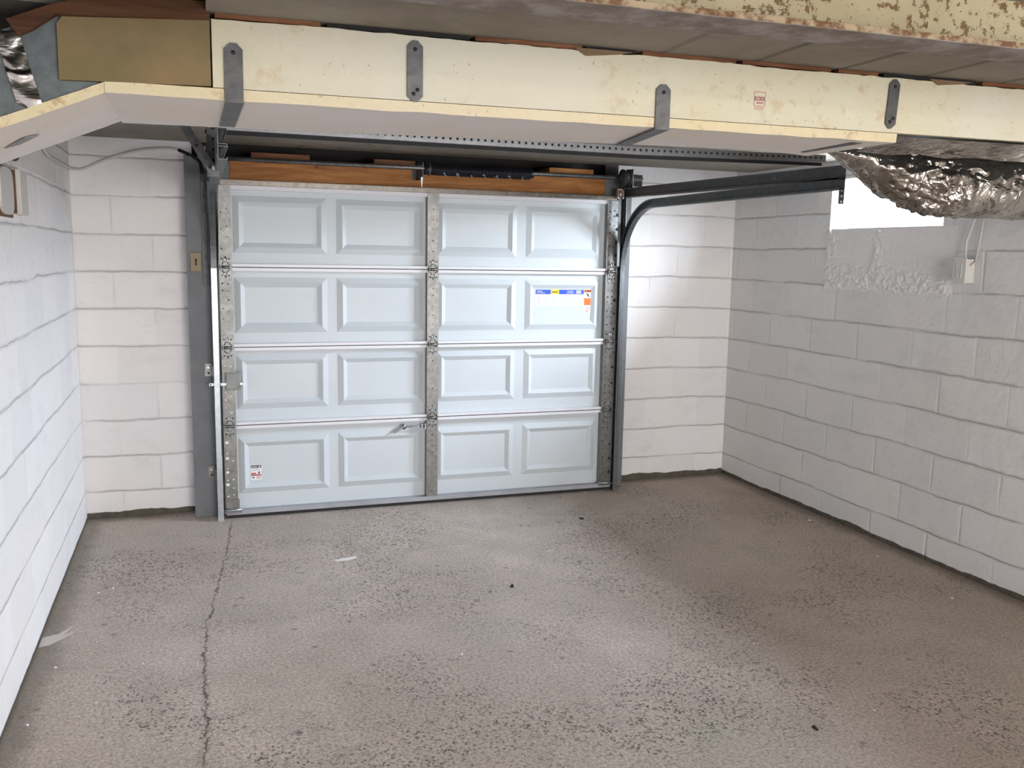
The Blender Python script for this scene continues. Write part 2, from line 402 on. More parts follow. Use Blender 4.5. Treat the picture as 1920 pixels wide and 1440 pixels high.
# ------------------------------------------------------------------ mesh helper
class MB:
    def __init__(s): s.v = []; s.f = []; s.mi = []; s.sm = []
    def quadset(s, vs, fs, m=0, smooth=False):
        b = len(s.v); s.v += [tuple(v) for v in vs]
        for f in fs:
            s.f.append([b + i for i in f]); s.mi.append(m); s.sm.append(smooth)
        return s
    def box(s, x0, x1, y0, y1, z0, z1, m=0):
        v = [(x, y, z) for z in (z0, z1) for y in (y0, y1) for x in (x0, x1)]
        return s.quadset(v, [(0, 2, 3, 1), (4, 5, 7, 6), (0, 1, 5, 4), (2, 6, 7, 3), (0, 4, 6, 2), (1, 3, 7, 5)], m)
    def hexa(s, v, m=0):   # 4 bottom (ccw from above) + 4 top
        return s.quadset(v, [(3, 2, 1, 0), (4, 5, 6, 7), (0, 1, 5, 4), (1, 2, 6, 5), (2, 3, 7, 6), (3, 0, 4, 7)], m)
    def prism(s, pts, ex, m=0):   # closed 3-D outline extruded by the vector ex
        n = len(pts); ex = Vector(ex)
        v = [tuple(p) for p in pts] + [tuple(Vector(p) + ex) for p in pts]
        fs = [tuple(range(n)), tuple(range(2 * n - 1, n - 1, -1))] + [(i, n + i, n + (i + 1) % n, (i + 1) % n) for i in range(n)]
        return s.quadset(v, fs, m)
    def tube(s, path, r, n=10, m=0, smooth=True, prof=None):
        path = [Vector(p) for p in path]; rings = []
        up = None
        for i, p in enumerate(path):
            t = (path[min(i + 1, len(path) - 1)] - path[max(i - 1, 0)]).normalized()
            if up is None:
                up = Vector((0, 0, 1)) if abs(t.z) < 0.9 else Vector((0, 1, 0))
            a = t.cross(up).normalized(); b = a.cross(t).normalized(); up = b
            rr = r[i] if isinstance(r, (list, tuple)) else r
            if prof: rings.append([p + a * q[0] + b * q[1] for q in prof])
            else: rings.append([p + (a * math.cos(2 * PI * k / n) + b * math.sin(2 * PI * k / n)) * rr for k in range(n)])
        k = len(rings[0]); v = [q for g in rings for q in g]; fs = []
        for i in range(len(rings) - 1):
            for j in range(k):
                fs.append((i * k + j, i * k + (j + 1) % k, (i + 1) * k + (j + 1) % k, (i + 1) * k + j))
        fs.append(tuple(range(k - 1, -1, -1))); fs.append(tuple((len(rings) - 1) * k + j for j in range(k)))
        return s.quadset(v, fs, m, smooth and not prof)
    def cyl(s, a, b, r, n=12, m=0, smooth=True): return s.tube([a, b], r, n, m, smooth)
    def build(s, name, mats, parent=None, bevel=0.0, origin=None):
        me = bpy.data.meshes.new(name)
        root = parent
        while root is not None and root.parent is not None: root = root.parent
        if origin is None:
            if root is not None: origin = tuple(root.location)
            else: origin = (0, 0, 0)
        o0 = Vector(origin)
        me.from_pydata([tuple(Vector(v) - o0) for v in s.v], [], s.f)
        for i, p in enumerate(me.polygons):
            p.material_index = s.mi[i]; p.use_smooth = s.sm[i]
        me.validate(); me.update()
        if not isinstance(mats, (list, tuple)): mats = [mats]
        for mt in mats: me.materials.append(mt)
        ob = bpy.data.objects.new(name, me); C.objects.link(ob)
        if parent is not None: ob.parent = parent
        else: ob.location = o0
        if bevel:
            b = ob.modifiers.new('bevel', 'BEVEL'); b.width = bevel; b.segments = 2; b.limit_method = 'ANGLE'
        return ob

def tag(o, label, cat, group=None, kind=None):
    o['label'] = label; o['category'] = cat
    if group: o['group'] = group
    if kind: o['kind'] = kind
    return o
def thing(name, label, cat, loc, group=None):
    o = bpy.data.objects.new(name, None); C.objects.link(o); o.location = loc
    o.empty_display_size = 0.1
    return tag(o, label, cat, group)
def struct(name, mb, mats, label, cat, **k):
    o = mb.build(name, mats, **k); o['kind'] = 'structure'; o['label'] = label; o['category'] = cat
    return o

# ================================================================== THE SETTING
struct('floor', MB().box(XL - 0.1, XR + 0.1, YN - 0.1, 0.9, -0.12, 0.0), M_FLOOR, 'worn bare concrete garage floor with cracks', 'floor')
struct('wall_left', MB().box(XL - 0.2, XL, YN, YB + 0.2, -0.02, 2.42), M_WALL_L, 'white painted block wall on the left', 'wall')
mb = MB()
mb.box(XR, XR + 0.2, YN, YB + 0.2, -0.02, WZ0); mb.box(XR, XR + 0.2, YN, YB + 0.2, WZ1, 2.42)
mb.box(XR, XR + 0.2, YN, WY0, WZ0, WZ1); mb.box(XR, XR + 0.2, WY1, YB + 0.2, WZ0, WZ1)
struct('wall_right', mb, M_WALL_R, 'white painted block wall on the right with a small high window', 'wall')
mb = MB()
mb.box(XL, -1.31, YB, YB + 0.2, -0.02, 2.4)
mb.box(1.27, XR, YB, YB + 0.2, -0.02, 2.4)
struct('wall_back', mb, M_WALL_B, 'white painted block wall on both sides of the garage door', 'wall')
struct('wall_near', MB().box(XL - 0.2, XR + 0.2, YN - 0.2, YN, -0.02, 2.42), M_WALL_B, 'white painted block wall behind the viewer', 'wall')
mb = MB()
# board ceiling over the bay: stops at the header; a second strip in front of the duct; higher joist space behind the viewer
mb.box(XL, XR, -2.72, 0.03, HC, HC + 0.03)
mb.box(-1.27, XR, -3.66, -2.72, HC, HC + 0.03)
struct('ceiling', mb, M_CEIL, 'stained grey board ceiling over the bay', 'ceiling')
mb = MB()
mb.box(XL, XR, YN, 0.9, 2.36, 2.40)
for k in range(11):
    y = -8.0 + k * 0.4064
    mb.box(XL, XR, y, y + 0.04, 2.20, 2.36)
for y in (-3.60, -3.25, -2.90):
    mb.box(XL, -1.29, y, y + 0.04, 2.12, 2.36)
mb.box(XL + 0.001, XL + 0.022, YN, -2.73, 2.06, 2.20)  # added dark boards over the pale wall top, standing in for shade
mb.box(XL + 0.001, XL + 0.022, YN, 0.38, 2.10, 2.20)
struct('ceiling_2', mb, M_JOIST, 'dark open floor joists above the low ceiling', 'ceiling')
struct('wall_light_block', MB().box(-2.1, 2.3, 0.40, 0.46, -0.1, 2.42), M_JOIST, 'dark backing board added behind the door and header to block light', 'wall')  # backing added behind the door to stop daylight leaking above the header

# lumpy mortar patch under the window
_p = Mat('white_painted_mortar', (0.84, 0.825, 0.815), 0.6); _p.bump(_p.noise(45, 5, 0.75, dist=0.6), 0.006, 0.9); M_PATCH = _p.m
s = MB(); g = []; NYP, NZP = 230, 92
for i in range(NYP + 1):
    for j in range(NZP + 1):
        u, w = i / NYP, j / NZP
        y = -1.72 + 0.96 * u; z = 1.335 + 0.345 * w
        ed = min(u / 0.05, (1 - u) / 0.04, w / 0.06, 1.0)
        ed = max(0.0, ed + 0.35 * noise.noise(Vector((y * 22, z * 22, 1))) * (ed < 1))
        q = Vector((y * 26, z * 34, 0.3)); a_ = noise.noise(q); b_ = noise.noise(q * 2.3 + Vector((a_, 3, 0)))
        low = max(0.0, 1 - w / 0.50); mid = math.exp(-((u - 0.55) / 0.04) ** 2); lef = max(0.0, (u - 0.86) / 0.1)
        rr = 0.12 + 0.88 * min(1.0, low * 1.6 + mid + min(1, lef))
        h = 0.0020 + rr * (0.009 * max(a_, -0.25) + 0.006 * b_ + 0.004)
        h = h * min(1.0, ed) - 0.002 * (ed <= 0)
        g.append((XR - h, y, z))
s.quadset(g, [(i * (NZP + 1) + j, i * (NZP + 1) + j + 1, (i + 1) * (NZP + 1) + j + 1, (i + 1) * (NZP + 1) + j) for i in range(NYP) for j in range(NZP)], 0, True)
_wr = bpy.data.objects['wall_right']
s.build('mortar_patch', M_PATCH, _wr)

# window in the right wall
o = struct('window_1', MB().box(XR + 0.150, XR + 0.19, WY0, WY1, WZ0, WZ0 + 0.03).box(XR + 0.150, XR + 0.19, WY0, WY1, WZ1 - 0.03, WZ1)
           .box(XR + 0.150, XR + 0.19, WY0, WY0 + 0.03, WZ0 + .03, WZ1 - .03).box(XR + 0.150, XR + 0.19, WY1 - 0.03, WY1, WZ0 + .03, WZ1 - .03)
           .box(XR + 0.155, XR + 0.185, (WY0 + WY1) / 2 - 0.012, (WY0 + WY1) / 2 + 0.012, WZ0 + .03, WZ1 - .03), M_DOORLIP,
           'small high white framed window in the right wall, bright with daylight', 'window')
gm = bpy.data.materials.new('window_glass'); gm.use_nodes = True
nt = gm.node_tree; nt.nodes.clear()
out = nt.nodes.new('ShaderNodeOutputMaterial'); tr = nt.nodes.new('ShaderNodeBsdfTransparent'); gl = nt.nodes.new('ShaderNodeBsdfGlossy')
mx = nt.nodes.new('ShaderNodeMixShader'); gl.inputs['Roughness'].default_value = 0.02
tr.inputs['Color'].default_value = (0.97, 0.99, 0.98, 1)
mx.inputs[0].default_value = 0.06; nt.links.new(tr.outputs[0], mx.inputs[1]); nt.links.new(gl.outputs[0], mx.inputs[2]); nt.links.new(mx.outputs[0], out.inputs[0])
MB().box(XR + 0.168, XR + 0.172, WY0 + .03, WY1 - .03, WZ0 + .03, WZ1 - .03).build('window_pane', gm, o)

# ================================================================== GARAGE DOOR
DW = 2.371 / 2
DB = 0.030
SECT = [(DB, 0.530), (0.530, 0.968), (0.968, 1.406), (1.406, 1.845)]
PX = [(-1.112, -0.606), (-0.553, -0.047), (0.030, 0.530), (0.588, 1.085)]
PZ = [(0.130, 0.456), (0.615, 0.922), (1.044, 1.352), (1.484, 1.792)]
SKY_ = 0.038      # y of the door skin; lips and stiles stand at y = 0

door = thing('garage_door', 'white four section raised panel garage door, closed, with galvanised stiles', 'garage door', (0, 0.03, 0.0))

def skin_mb(k):
    z0, z1 = SECT[k]; a, b = PZ[k]
    s = MB()
    xs = [-DW] + [v for p in PX for v in p] + [DW]
    zs = [z0 + 0.001, a, b, z1 - 0.001]
    Y = SKY_; F = SKY_ - 0.014
    for i in range(len(xs) - 1):
        for j in range(3):
            if j == 1 and i % 2 == 1: continue
            s.quadset([(xs[i], Y, zs[j]), (xs[i + 1], Y, zs[j]), (xs[i + 1], Y, zs[j + 1]), (xs[i], Y, zs[j + 1])], [(0, 1, 2, 3)])
    for (p, q) in PX:
        L = []
        for (d, y) in ((0, Y), (0.032, F), (0.056, Y + 0.001)):
            L.append([(p + d, y, a + d), (q - d, y, a + d), (q - d, y, b - d), (p + d, y, b - d)])
        v = [c for g in L for c in g]; f = []
        for g in range(2):
            for i in range(4):
                f.append((g * 4 + i, g * 4 + (i + 1) % 4, g * 4 + 4 + (i + 1) % 4, g * 4 + 4 + i))
        f.append((8, 9, 10, 11)); s.quadset(v, f)
    s.box(-DW, DW, Y + 0.004, Y + 0.02, z0 + 0.001, z1 - 0.001)
    # folded lips top and bottom
    if k > 0:
        s.box(-DW, DW, 0.000, Y + 0.004, z0 + 0.003, z0 + 0.018, 1)
    if k < 3:
        s.box(-DW, DW, 0.004, Y + 0.004, z1 - 0.019, z1 - 0.003, 1)
    else:
        s.box(-DW, DW, 0.004, Y + 0.004, z1 - 0.024, z1 - 0.001, 1)
    return s

def holes(s, xc, z0, z1, y, cols, step, r, jit=0.0, mi=1, skip=0.0):
    rg = random.Random(int(xc * 100) + int(z0 * 100))
    z = z0
    while z < z1:
        for dx in cols:
            if rg.random() < skip: continue
            rr = r * (1.0 + rg.random() * 0.7)
            zz = z + rg.uniform(-jit, jit)
            s.tube([(xc + dx, y + 0.001, zz), (xc + dx, y - 0.0006, zz)], rr, 8, mi, False)
        z += step

ST = [(-1.190, -1.122), (-0.034, 0.034), (1.110, 1.190)]
for k in range(4):
    z0, z1 = SECT[k]
    sec = skin_mb(k).build('door_section', [M_DOOR, M_DOORLIP], door)
    for j, (a, b) in enumerate(ST):
        s = MB()
        # channel shaped stile standing off the skin
        s.box(a, b, -0.004, 0.000, z0 + 0.004, z1 - 0.004)
        s.box(a, a + 0.004, 0.0, SKY_, z0 + 0.02, z1 - 0.022)
        s.box(b - 0.004, b, 0.0, SKY_, z0 + 0.02, z1 - 0.022)
        xc = (a + b) / 2
        if j == 1:
            holes(s, xc, z0 + 0.06, z1 - 0.08, -0.004, (0.0,), 0.055, 0.0028, 0.012, skip=0.15)
        elif j == 0:
            holes(s, xc, z0 + 0.06, z1 - 0.06, -0.004, (-0.018, 0.012), 0.048, 0.0030, 0.014, mi=(2 if k < 2 else 1), skip=0.25)  # white dots in the lower sections, glints of light put into the colour
            if k == 0:
                for zz in (0.075, 0.19, 0.26, 0.34, 0.43):
                    s.box(a + 0.008, a + 0.024, -0.0048, -0.003, zz, zz + 0.014, 2)  # larger white glints painted on the bottom section
        else:
            holes(s, xc, z0 + 0.06, z1 - 0.06, -0.004, (-0.022, 0.006), 0.045, 0.0036, 0.012, skip=0.2)
            holes(s, xc, z0 + 0.09, z1 - 0.06, -0.004, (0.026,), 0.090, 0.0072, 0.012, skip=0.15)
        s.build('stile', [M_GALV, M_HOLE, M_STK_W], sec)

def hinge(xc, zj, end):
    s = MB()
    w = 0.026
    s.box(xc - w, xc + w, -0.0075, -0.004, zj + 0.004, zj + 0.066)
    s.box(xc - w, xc + w, -0.0075, -0.004, zj - 0.066, zj - 0.004)
    # pressed A and V ribs
    for sg in (1, -1):
        s.tube([(xc - 0.017, -0.0085, zj + sg * 0.014), (xc, -0.0095, zj + sg * 0.058)], 0.0028, 6, 2)
        s.tube([(xc + 0.017, -0.0085, zj + sg * 0.014), (xc, -0.0095, zj + sg * 0.058)], 0.0028, 6, 2)
        s.tube([(xc - 0.010, -0.0085, zj + sg * 0.028), (xc + 0.010, -0.0085, zj + sg * 0.028)], 0.002, 6)
    s.cyl((xc - w, -0.013, zj), (xc + w, -0.013, zj), 0.0085, 10)
    s.box(xc - w, xc - w + 0.003, -0.022, 0.0, zj - 0.016, zj + 0.016)
    s.box(xc + w - 0.003, xc + w, -0.022, 0.0, zj - 0.016, zj + 0.016)
    for dz in (0.045, -0.045):
        for dx in (-0.018, 0.018):
            s.cyl((xc + dx, -0.0075, zj + dz), (xc + dx, -0.011, zj + dz), 0.0045, 6, 1, False)
    h = s.build('hinge', [M_GALV, M_HOLE, M_GALV_LT], door)
    if end:
        sg = end
        r = MB()
        xe = xc + sg * 0.066
        r.cyl((xc - sg * 0.03, -0.016, zj), (xe, -0.016, zj), 0.0055, 8)
        r.cyl((xe - sg * 0.004, -0.016, zj), (xe + sg * 0.007, -0.016, zj), 0.021, 16, 1)
        r.build('roller', [M_GALV_LT, M_RUBBER], h)
for zj in (0.530, 0.968, 1.406):
    hinge(-1.156, zj, -1); hinge(0.0, zj, 0); hinge(1.150, zj, 1)
# top stiffening strut, bottom retainer and weather seal
s = MB()
s.box(-1.175, 1.175, -0.042, 0.004, 1.843, 1.846); s.box(-1.175, 1.175, -0.044, -0.041, 1.843, 1.866)
s.box(-1.175, 1.175, 0.000, 0.003, 1.846, 1.872)
s.build('top_strut', galv('tan_zinc_strut', (0.20, 0.18, 0.155), 0.32, 0.5), door)
s = MB(); s.box(-DW, DW, -0.006, SKY_ + 0.02, 0.020, 0.044)
s.build('bottom_rail', grey_paint('grey_alloy_rail', (0.40, 0.41, 0.44)), door)
s = MB(); s.box(-DW, DW, 0.0, 0.05, 0.001, 0.022)
s.build('weather_seal', M_RUBBER, door)
# bottom brackets with rollers
for sg, xc in ((-1, -1.150), (1, 1.150)):
    s = MB(); s.box(xc - 0.045, xc + 0.045, -0.018, -0.006, 0.034, 0.046); s.box(xc - 0.035, xc + 0.035, -0.010, -0.004, 0.044, 0.11)
    s.cyl((xc - sg * 0.05, -0.020, 0.052), (xc + sg * 0.066, -0.020, 0.052), 0.006, 8, 1)
    s.build('bottom_bracket', [M_GALV, M_GALV_LT], door)
# slide bolt lock on the left edge
s = MB()
s.box(-1.170, -1.096, -0.020, -0.008, 0.740, 0.824); s.box(-1.176, -1.090, -0.010, -0.006, 0.732, 0.832)
lk = s.build('slide_lock', grey_paint('dull_grey_lock', (0.34, 0.34, 0.33)), door, bevel=0.002)
s = MB(); s.box(-1.258, -1.078, -0.019, -0.013, 0.760, 0.775); s.box(-1.080, -1.073, -0.032, -0.012, 0.752, 0.778)
s.cyl((-1.250, -0.019, 0.7675), (-1.250, -0.0205, 0.7675), 0.004, 8, 1)
s.build('lock_bolt', [M_GALV_LT, M_HOLE], lk)
# lift handle left of the centre stile
s = MB()
s.cyl((-0.172, 0.036, 0.476), (-0.172, 0.004, 0.476), 0.016, 16)
s.tube([(-0.172, 0.004, 0.476), (-0.19, -0.004, 0.472), (-0.235, -0.006, 0.445)], [0.006, 0.005, 0.002], 8)
s.cyl((-0.165, 0.002, 0.477), (-0.045, 0.002, 0.474), 0.0045, 8)
s.box(-0.066, -0.060, -0.008, 0.030, 0.462, 0.492); s.box(-0.046, -0.040, -0.010, 0.030, 0.460, 0.494)
s.build('lock_handle', M_GALV_LT, door)

# stickers on the door
def decal(s, x0, x1, z0, z1, m, y, lift=0.0): s.box(x0, x1, y - 0.0006 - lift, y, z0, z1, m)
s = MB(); Y = SKY_ + 0.001
decal(s, 0.660, 0.982, 1.262, 1.290, 0, Y)
decal(s, 0.660, 0.982, 1.190, 1.262, 4, Y)
decal(s, 0.760, 0.815, 1.2625, 1.2925, 2, Y, 0.0004)
for i, x in enumerate((0.667, 0.713, 0.763, 0.818, 0.875, 0.930)):
    w = 0.036 if i < 5 else 0.042
    for q in range(9):
        decal(s, x, x + w * (0.7 + 0.3 * ((q * 7 + i * 3) % 5) / 4), 1.255 - q * 0.0068 - 0.0028, 1.255 - q * 0.0068, 5, Y, 0.0004)
for x in (0.705, 0.755, 0.811, 0.868, 0.923): decal(s, x, x + 0.002, 1.192, 1.262, 1, Y, 0.0003)
decal(s, 0.668, 0.705, 1.277, 1.283, 5, Y, 0.0004); decal(s, 0.668, 0.722, 1.268, 1.272, 5, Y, 0.0004)
decal(s, 0.870, 0.910, 1.277, 1.283, 5, Y, 0.0004); decal(s, 0.866, 0.916, 1.268, 1.272, 5, Y, 0.0004)
decal(s, 0.930, 0.965, 1.266, 1.286, 5, Y, 0.0004)
for x, w in ((0.768, 0.006), (0.776, 0.005), (0.783, 0.007), (0.792, 0.004), (0.798, 0.008)): decal(s, x, x + w, 1.272, 1.280, 3, Y, 0.0008)
st = s.build('instruction_sticker', [M_STK_B, M_STK_W, M_STK_Y, M_STK_K, M_STK_W, M_STK_G], door)
st['label'] = 'wide white sticker with a blue header and a yellow emblem'
s = MB()
decal(s, 0.983, 1.039, 1.143, 1.293, 1, Y)
decal(s, 0.985, 1.037, 1.274, 1.291, 0, Y, 0.0003)
s.prism([(0.988, Y - 0.0012, 1.276), (1.000, Y - 0.0012, 1.276), (0.994, Y - 0.0012, 1.288)], (0, 0.0006, 0), 2)
decal(s, 1.003, 1.034, 1.279, 1.286, 2, Y, 0.0006)
s.prism([(1.000, Y - 0.0010, 1.266), (1.006, Y - 0.0010, 1.270), (1.024, Y - 0.0010, 1.246), (1.019, Y - 0.0010, 1.244)], (0, 0.0006, 0), 2)
s.prism([(1.010, Y - 0.0010, 1.262), (1.016, Y - 0.0010, 1.262), (1.018, Y - 0.0010, 1.250), (1.008, Y - 0.0010, 1.250)], (0, 0.0006, 0), 2)
decal(s, 0.985, 1.036, 1.194, 1.238, 0, Y, 0.0003)
for q, w in enumerate((0.030, 0.034, 0.026, 0.032, 0.020)): decal(s, 0.994, 0.994 + w, 1.180 - q * 0.007, 1.183 - q * 0.007, 3, Y, 0.0004)
st = s.build('warning_sticker', [M_STK_O, M_STK_W, M_STK_K, M_STK_R], door)
st['label'] = 'tall orange and white warning sticker'
s = MB()
decal(s, -1.048, -0.990, 0.204, 0.290, 1, Y)
decal(s, -1.047, -0.991, 0.274, 0.289, 0, Y, 0.0003)
decal(s, -1.044, -1.012, 0.279, 0.283, 1, Y, 0.0006); decal(s, -1.005, -0.997, 0.277, 0.286, 1, Y, 0.0006)
decal(s, -1.047, -0.991, 0.229, 0.236, 2, Y, 0.0003)
decal(s, -1.046, -1.020, 0.238, 0.245, 2, Y, 0.0003)
s.prism([(-1.012, Y - 0.001, 0.239), (-1.000, Y - 0.001, 0.239), (-0.996, Y - 0.001, 0.250), (-1.004, Y - 0.001, 0.253)], (0, 0.0006, 0), 2)
for q, w in enumerate((0.045, 0.050, 0.040)): decal(s, -1.044, -1.044 + w, 0.268 - q * 0.006, 0.2705 - q * 0.006, 3, Y, 0.0004)
s.prism([(-1.044, Y - 0.001, 0.222), (-1.032, Y - 0.001, 0.212), (-1.028, Y - 0.001, 0.222)], (0, 0.0006, 0), 0)
for q in range(3): decal(s, -1.018, -0.996, 0.212 + q * 0.005, 0.214 + q * 0.005, 2, Y, 0.0004)
st = s.build('small_safety_sticker', [M_STK_K, M_STK_W, M_STK_R, M_STK_G], door)
st['label'] = 'small white sticker with a black header and red band'

# ================================================================== DOOR JAMBS, HEADER
def jamb(x0, x1, label):
    s = MB(); s.box(x0, x1, 0.062, YB + 0.10, 0.0, 1.99)
    t = s.build('door_jamb', M_POST, None, bevel=0.004, origin=((x0 + x1) / 2, 0.13, 0.0))
    return tag(t, label, 'door jamb', 'grey door jambs')
# texture coordinates stay object based, so each mesh keeps its own pattern
jl = jamb(-1.352, -1.12, 'grey painted wooden jamb post left of the garage door')
jr = jamb(1.12, 1.305, 'grey painted wooden jamb post right of the garage door')

s = MB(); s.box(-1.120, 1.120, 0.064, 0.102, 1.80, 1.988)
hd = s.build('header_board', M_WOOD, None, bevel=0.003, origin=(0, 0.08, 1.80))
tag(hd, 'long orange pine header board above the garage door', 'board')
def wood_block(x0, x1, z0, z1, mat, label, y0=0.115):
    s = MB(); s.box(x0, x1, y0, y0 + 0.20, z0, z1)
    o = s.build('wood_block', mat, None, bevel=0.002, origin=((x0 + x1) / 2, y0 + 0.1, z0))
    tag(o, label, 'wood block', 'wood blocks above the header')
wood_block(-1.005, -0.690, 1.988, 2.028, M_WOOD_DK, 'reddish brown wood block above left half of header board', 0.07)
wood_block(-0.33, -0.09, 1.988, 2.026, M_WOOD_DK, 'dark red wood block just left of the black spring', 0.07)
wood_block(0.745, 1.040, 1.988, 2.030, M_WOOD, 'pale orange wood block above right end of header board', 0.07)
wood_block(1.310, 1.420, 1.95, 2.02, M_JOIST, 'dark wood stub in the gap right of the cable drum', 0.15)

# old strike plate on the left jamb
t = thing('strike_plate', 'tarnished brass lock plate with keyhole on the left grey jamb', 'lock plate', (-1.305, 0.058, 1.378))
MB().box(-1.335, -1.278, 0.054, 0.0615, 1.380, 1.482).build('plate', M_BRASS, t, bevel=0.002)
MB().box(-1.310, -1.302, 0.052, 0.0545, 1.412, 1.440).cyl((-1.306, 0.0545, 1.442), (-1.306, 0.0525, 1.442), 0.0065, 10, 0, False).build('keyhole', M_HOLE, t)
# plate of rust-marked timber above it

# ================================================================== TRACKS
def cprofile(w, d, t=0.0022, flip=1):
    # open side toward +a (flip=1) ; list of (a,b)
    h = w / 2
    pts = [(d, h), (0, h), (0, -h), (d, -h), (d, -h + 0.008), (d - t, -h + 0.008), (d - t, -h + t), (t, -h + t), (t, h - t), (d - t, h - t), (d - t, h - 0.008), (d, h - 0.008)]
    return [(p[0] * flip, p[1]) for p in pts]
def sweep(s, path, side, prof, m=0):
    """path in a plane x=const; 'side' = +1/-1 direction along x in which the channel opens"""
    path = [Vector(p) for p in path]; rings = []
    for i, p in enumerate(path):
        t = (path[min(i + 1, len(path) - 1)] - path[max(i - 1, 0)]).normalized()
        nrm = Vector((0, -t.z, t.y))
        rings.append([p + Vector((side * a, 0, 0)) + nrm * b for a, b in prof])
    k = len(prof); v = [q for g in rings for q in g]; fs = []
    for i in range(len(rings) - 1):
        for j in range(k):
            fs.append((i * k + j, i * k + (j + 1) % k, (i + 1) * k + (j + 1) % k, (i + 1) * k + j))
    fs.append(tuple(range(k))); fs.append(tuple((len(rings) - 1) * k + j for j in range(k - 1, -1, -1)))
    s.quadset(v, fs, m)

def track_set(sg, label):
    xt = sg * (1.232 if sg < 0 else 1.222)          # web of the track
    t = thing('door_track', label, 'door track', (xt, -0.02, 0.0), 'low headroom garage door tracks')
    op = -sg
    pr = cprofile(0.050, 0.030)
    # vertical track
    s = MB(); sweep(s, [(xt, -0.016, 0.0), (xt, -0.016, 1.40)], op, pr)
    s.build('vertical_track', [M_GALV_LT if sg < 0 else M_GALV_DK], t)  # left track paler for the light falling on it, put into the colour
    # curve into the lower horizontal track
    r = 0.40
    path = [(xt, -0.016, 1.40)] + [(xt, -0.016 - r + r * math.cos(a), 1.41 + r * math.sin(a)) for a in [PI / 2 * i / 16 for i in range(17)]]
    path.append((xt, -2.03, 1.815))
    s = MB(); sweep(s, path, op, pr); s.build('curved_track', [M_GALV_DK], t)
    # upper horizontal track
    s = MB(); sweep(s, [(xt, 0.02, 1.888), (xt, -0.3, 1.884), (xt, -2.03, 1.860)], op, cprofile(0.058, 0.030))
    xe_ = xt + op * 0.0305
    s.hexa([(xe_, -2.03, 1.8300), (xe_ + 0.002, -2.03, 1.8300), (xe_ + 0.002, -0.40, 1.851), (xe_, -0.40, 1.851), (xe_, -2.03, 1.8325), (xe_ + 0.002, -2.03, 1.8325), (xe_ + 0.002, -0.40, 1.8535), (xe_, -0.40, 1.8535)], 2)
    for y in (-0.12, -0.21, -0.25, -0.28, -1.55):
        s.cyl((xt + op * 0.0022, y, 1.868 if y > -1 else 1.872), (xt + op * 0.0052, y, 1.868 if y > -1 else 1.872), 0.006, 8, 1)
    s.build('horizontal_track', [M_GALV_DK, M_GALV_LT, M_GALV], t)
    # angle iron behind the vertical track, and its brackets
    s = MB(); xa = xt + sg * 0.004
    s.box(min(xa, xa + sg * 0.003), max(xa, xa + sg * 0.003), -0.02, 0.060, 1.42, 1.93)
    s.box(min(xa, xa + sg * 0.034), max(xa, xa + sg * 0.034), 0.050, 0.060, 1.30 if sg < 0 else 1.42, 1.93)
    for q in range(6): s.cyl((xa + sg * 0.018, 0.051, 1.46 + q * 0.08), (xa + sg * 0.018, 0.0492, 1.46 + q * 0.08), 0.004, 8, 1, False)
    s.build('flag_angle', [M_GALV if sg > 0 else M_STRAP, M_HOLE], t)
    for zc in (0.84, 0.262):
        s = MB()
        s.box(min(xa, xa + sg * 0.042), max(xa, xa + sg * 0.042), 0.055, 0.061, zc - 0.035, zc + 0.035)
        s.box(min(xa, xa + sg * 0.003), max(xa, xa + sg * 0.003), -0.02, 0.056, zc - 0.03, zc + 0.03)
        s.cyl((xa + sg * 0.024, 0.056, zc + 0.014), (xa + sg * 0.024, 0.050, zc + 0.014), 0.008, 6, 2, False)
        s.cyl((xa + sg * 0.022, 0.0552, zc - 0.018), (xa + sg * 0.022, 0.0540, zc - 0.018), 0.006, 8, 1, False)
        s.build('jamb_bracket', [M_GALV, M_HOLE, M_GALV_LT], t)
    return t
track_set(-1, 'left steel door track with curve and horizontal runs toward the viewer')
tr_r = track_set(1, 'right steel door track curving into two dark horizontal rails')

# lift cables
for sg in (-1, 1):
    s = MB(); s.tube([(sg * 1.205, -0.034, 0.05), (sg * 1.200, -0.05, 1.0), (sg * 1.185, -0.075, 1.93)], 0.0018, 6)
    o = s.build('lift_cable', M_GALV_DK, None, origin=(sg * 1.2, -0.03, 0.05))
    tag(o, 'thin steel lift cable beside the %s edge of the garage door' % ('left' if sg < 0 else 'right'), 'cable', 'door lift cables')

# ================================================================== TORSION SPRING
t = thing('torsion_spring', 'black torsion spring with steel shaft and cable drums above the door', 'spring', (0, -0.075, 1.973))
SY, SZ = -0.078, 1.974
MB().cyl((-1.26, SY, SZ), (1.300, SY, SZ), 0.0120, 14).build('shaft', M_GALV, t)
s = MB()
path = []; turns = 62; L0, L1 = -0.035, 0.560
for i in range(turns * 14 + 1):
    a = 2 * PI * i / 14; path.append((L0 + (L1 - L0) * i / (turns * 14), SY + 0.0265 * math.cos(a), SZ - 0.006 + 0.0265 * math.sin(a)))
s.tube(path, 0.0049, 6)
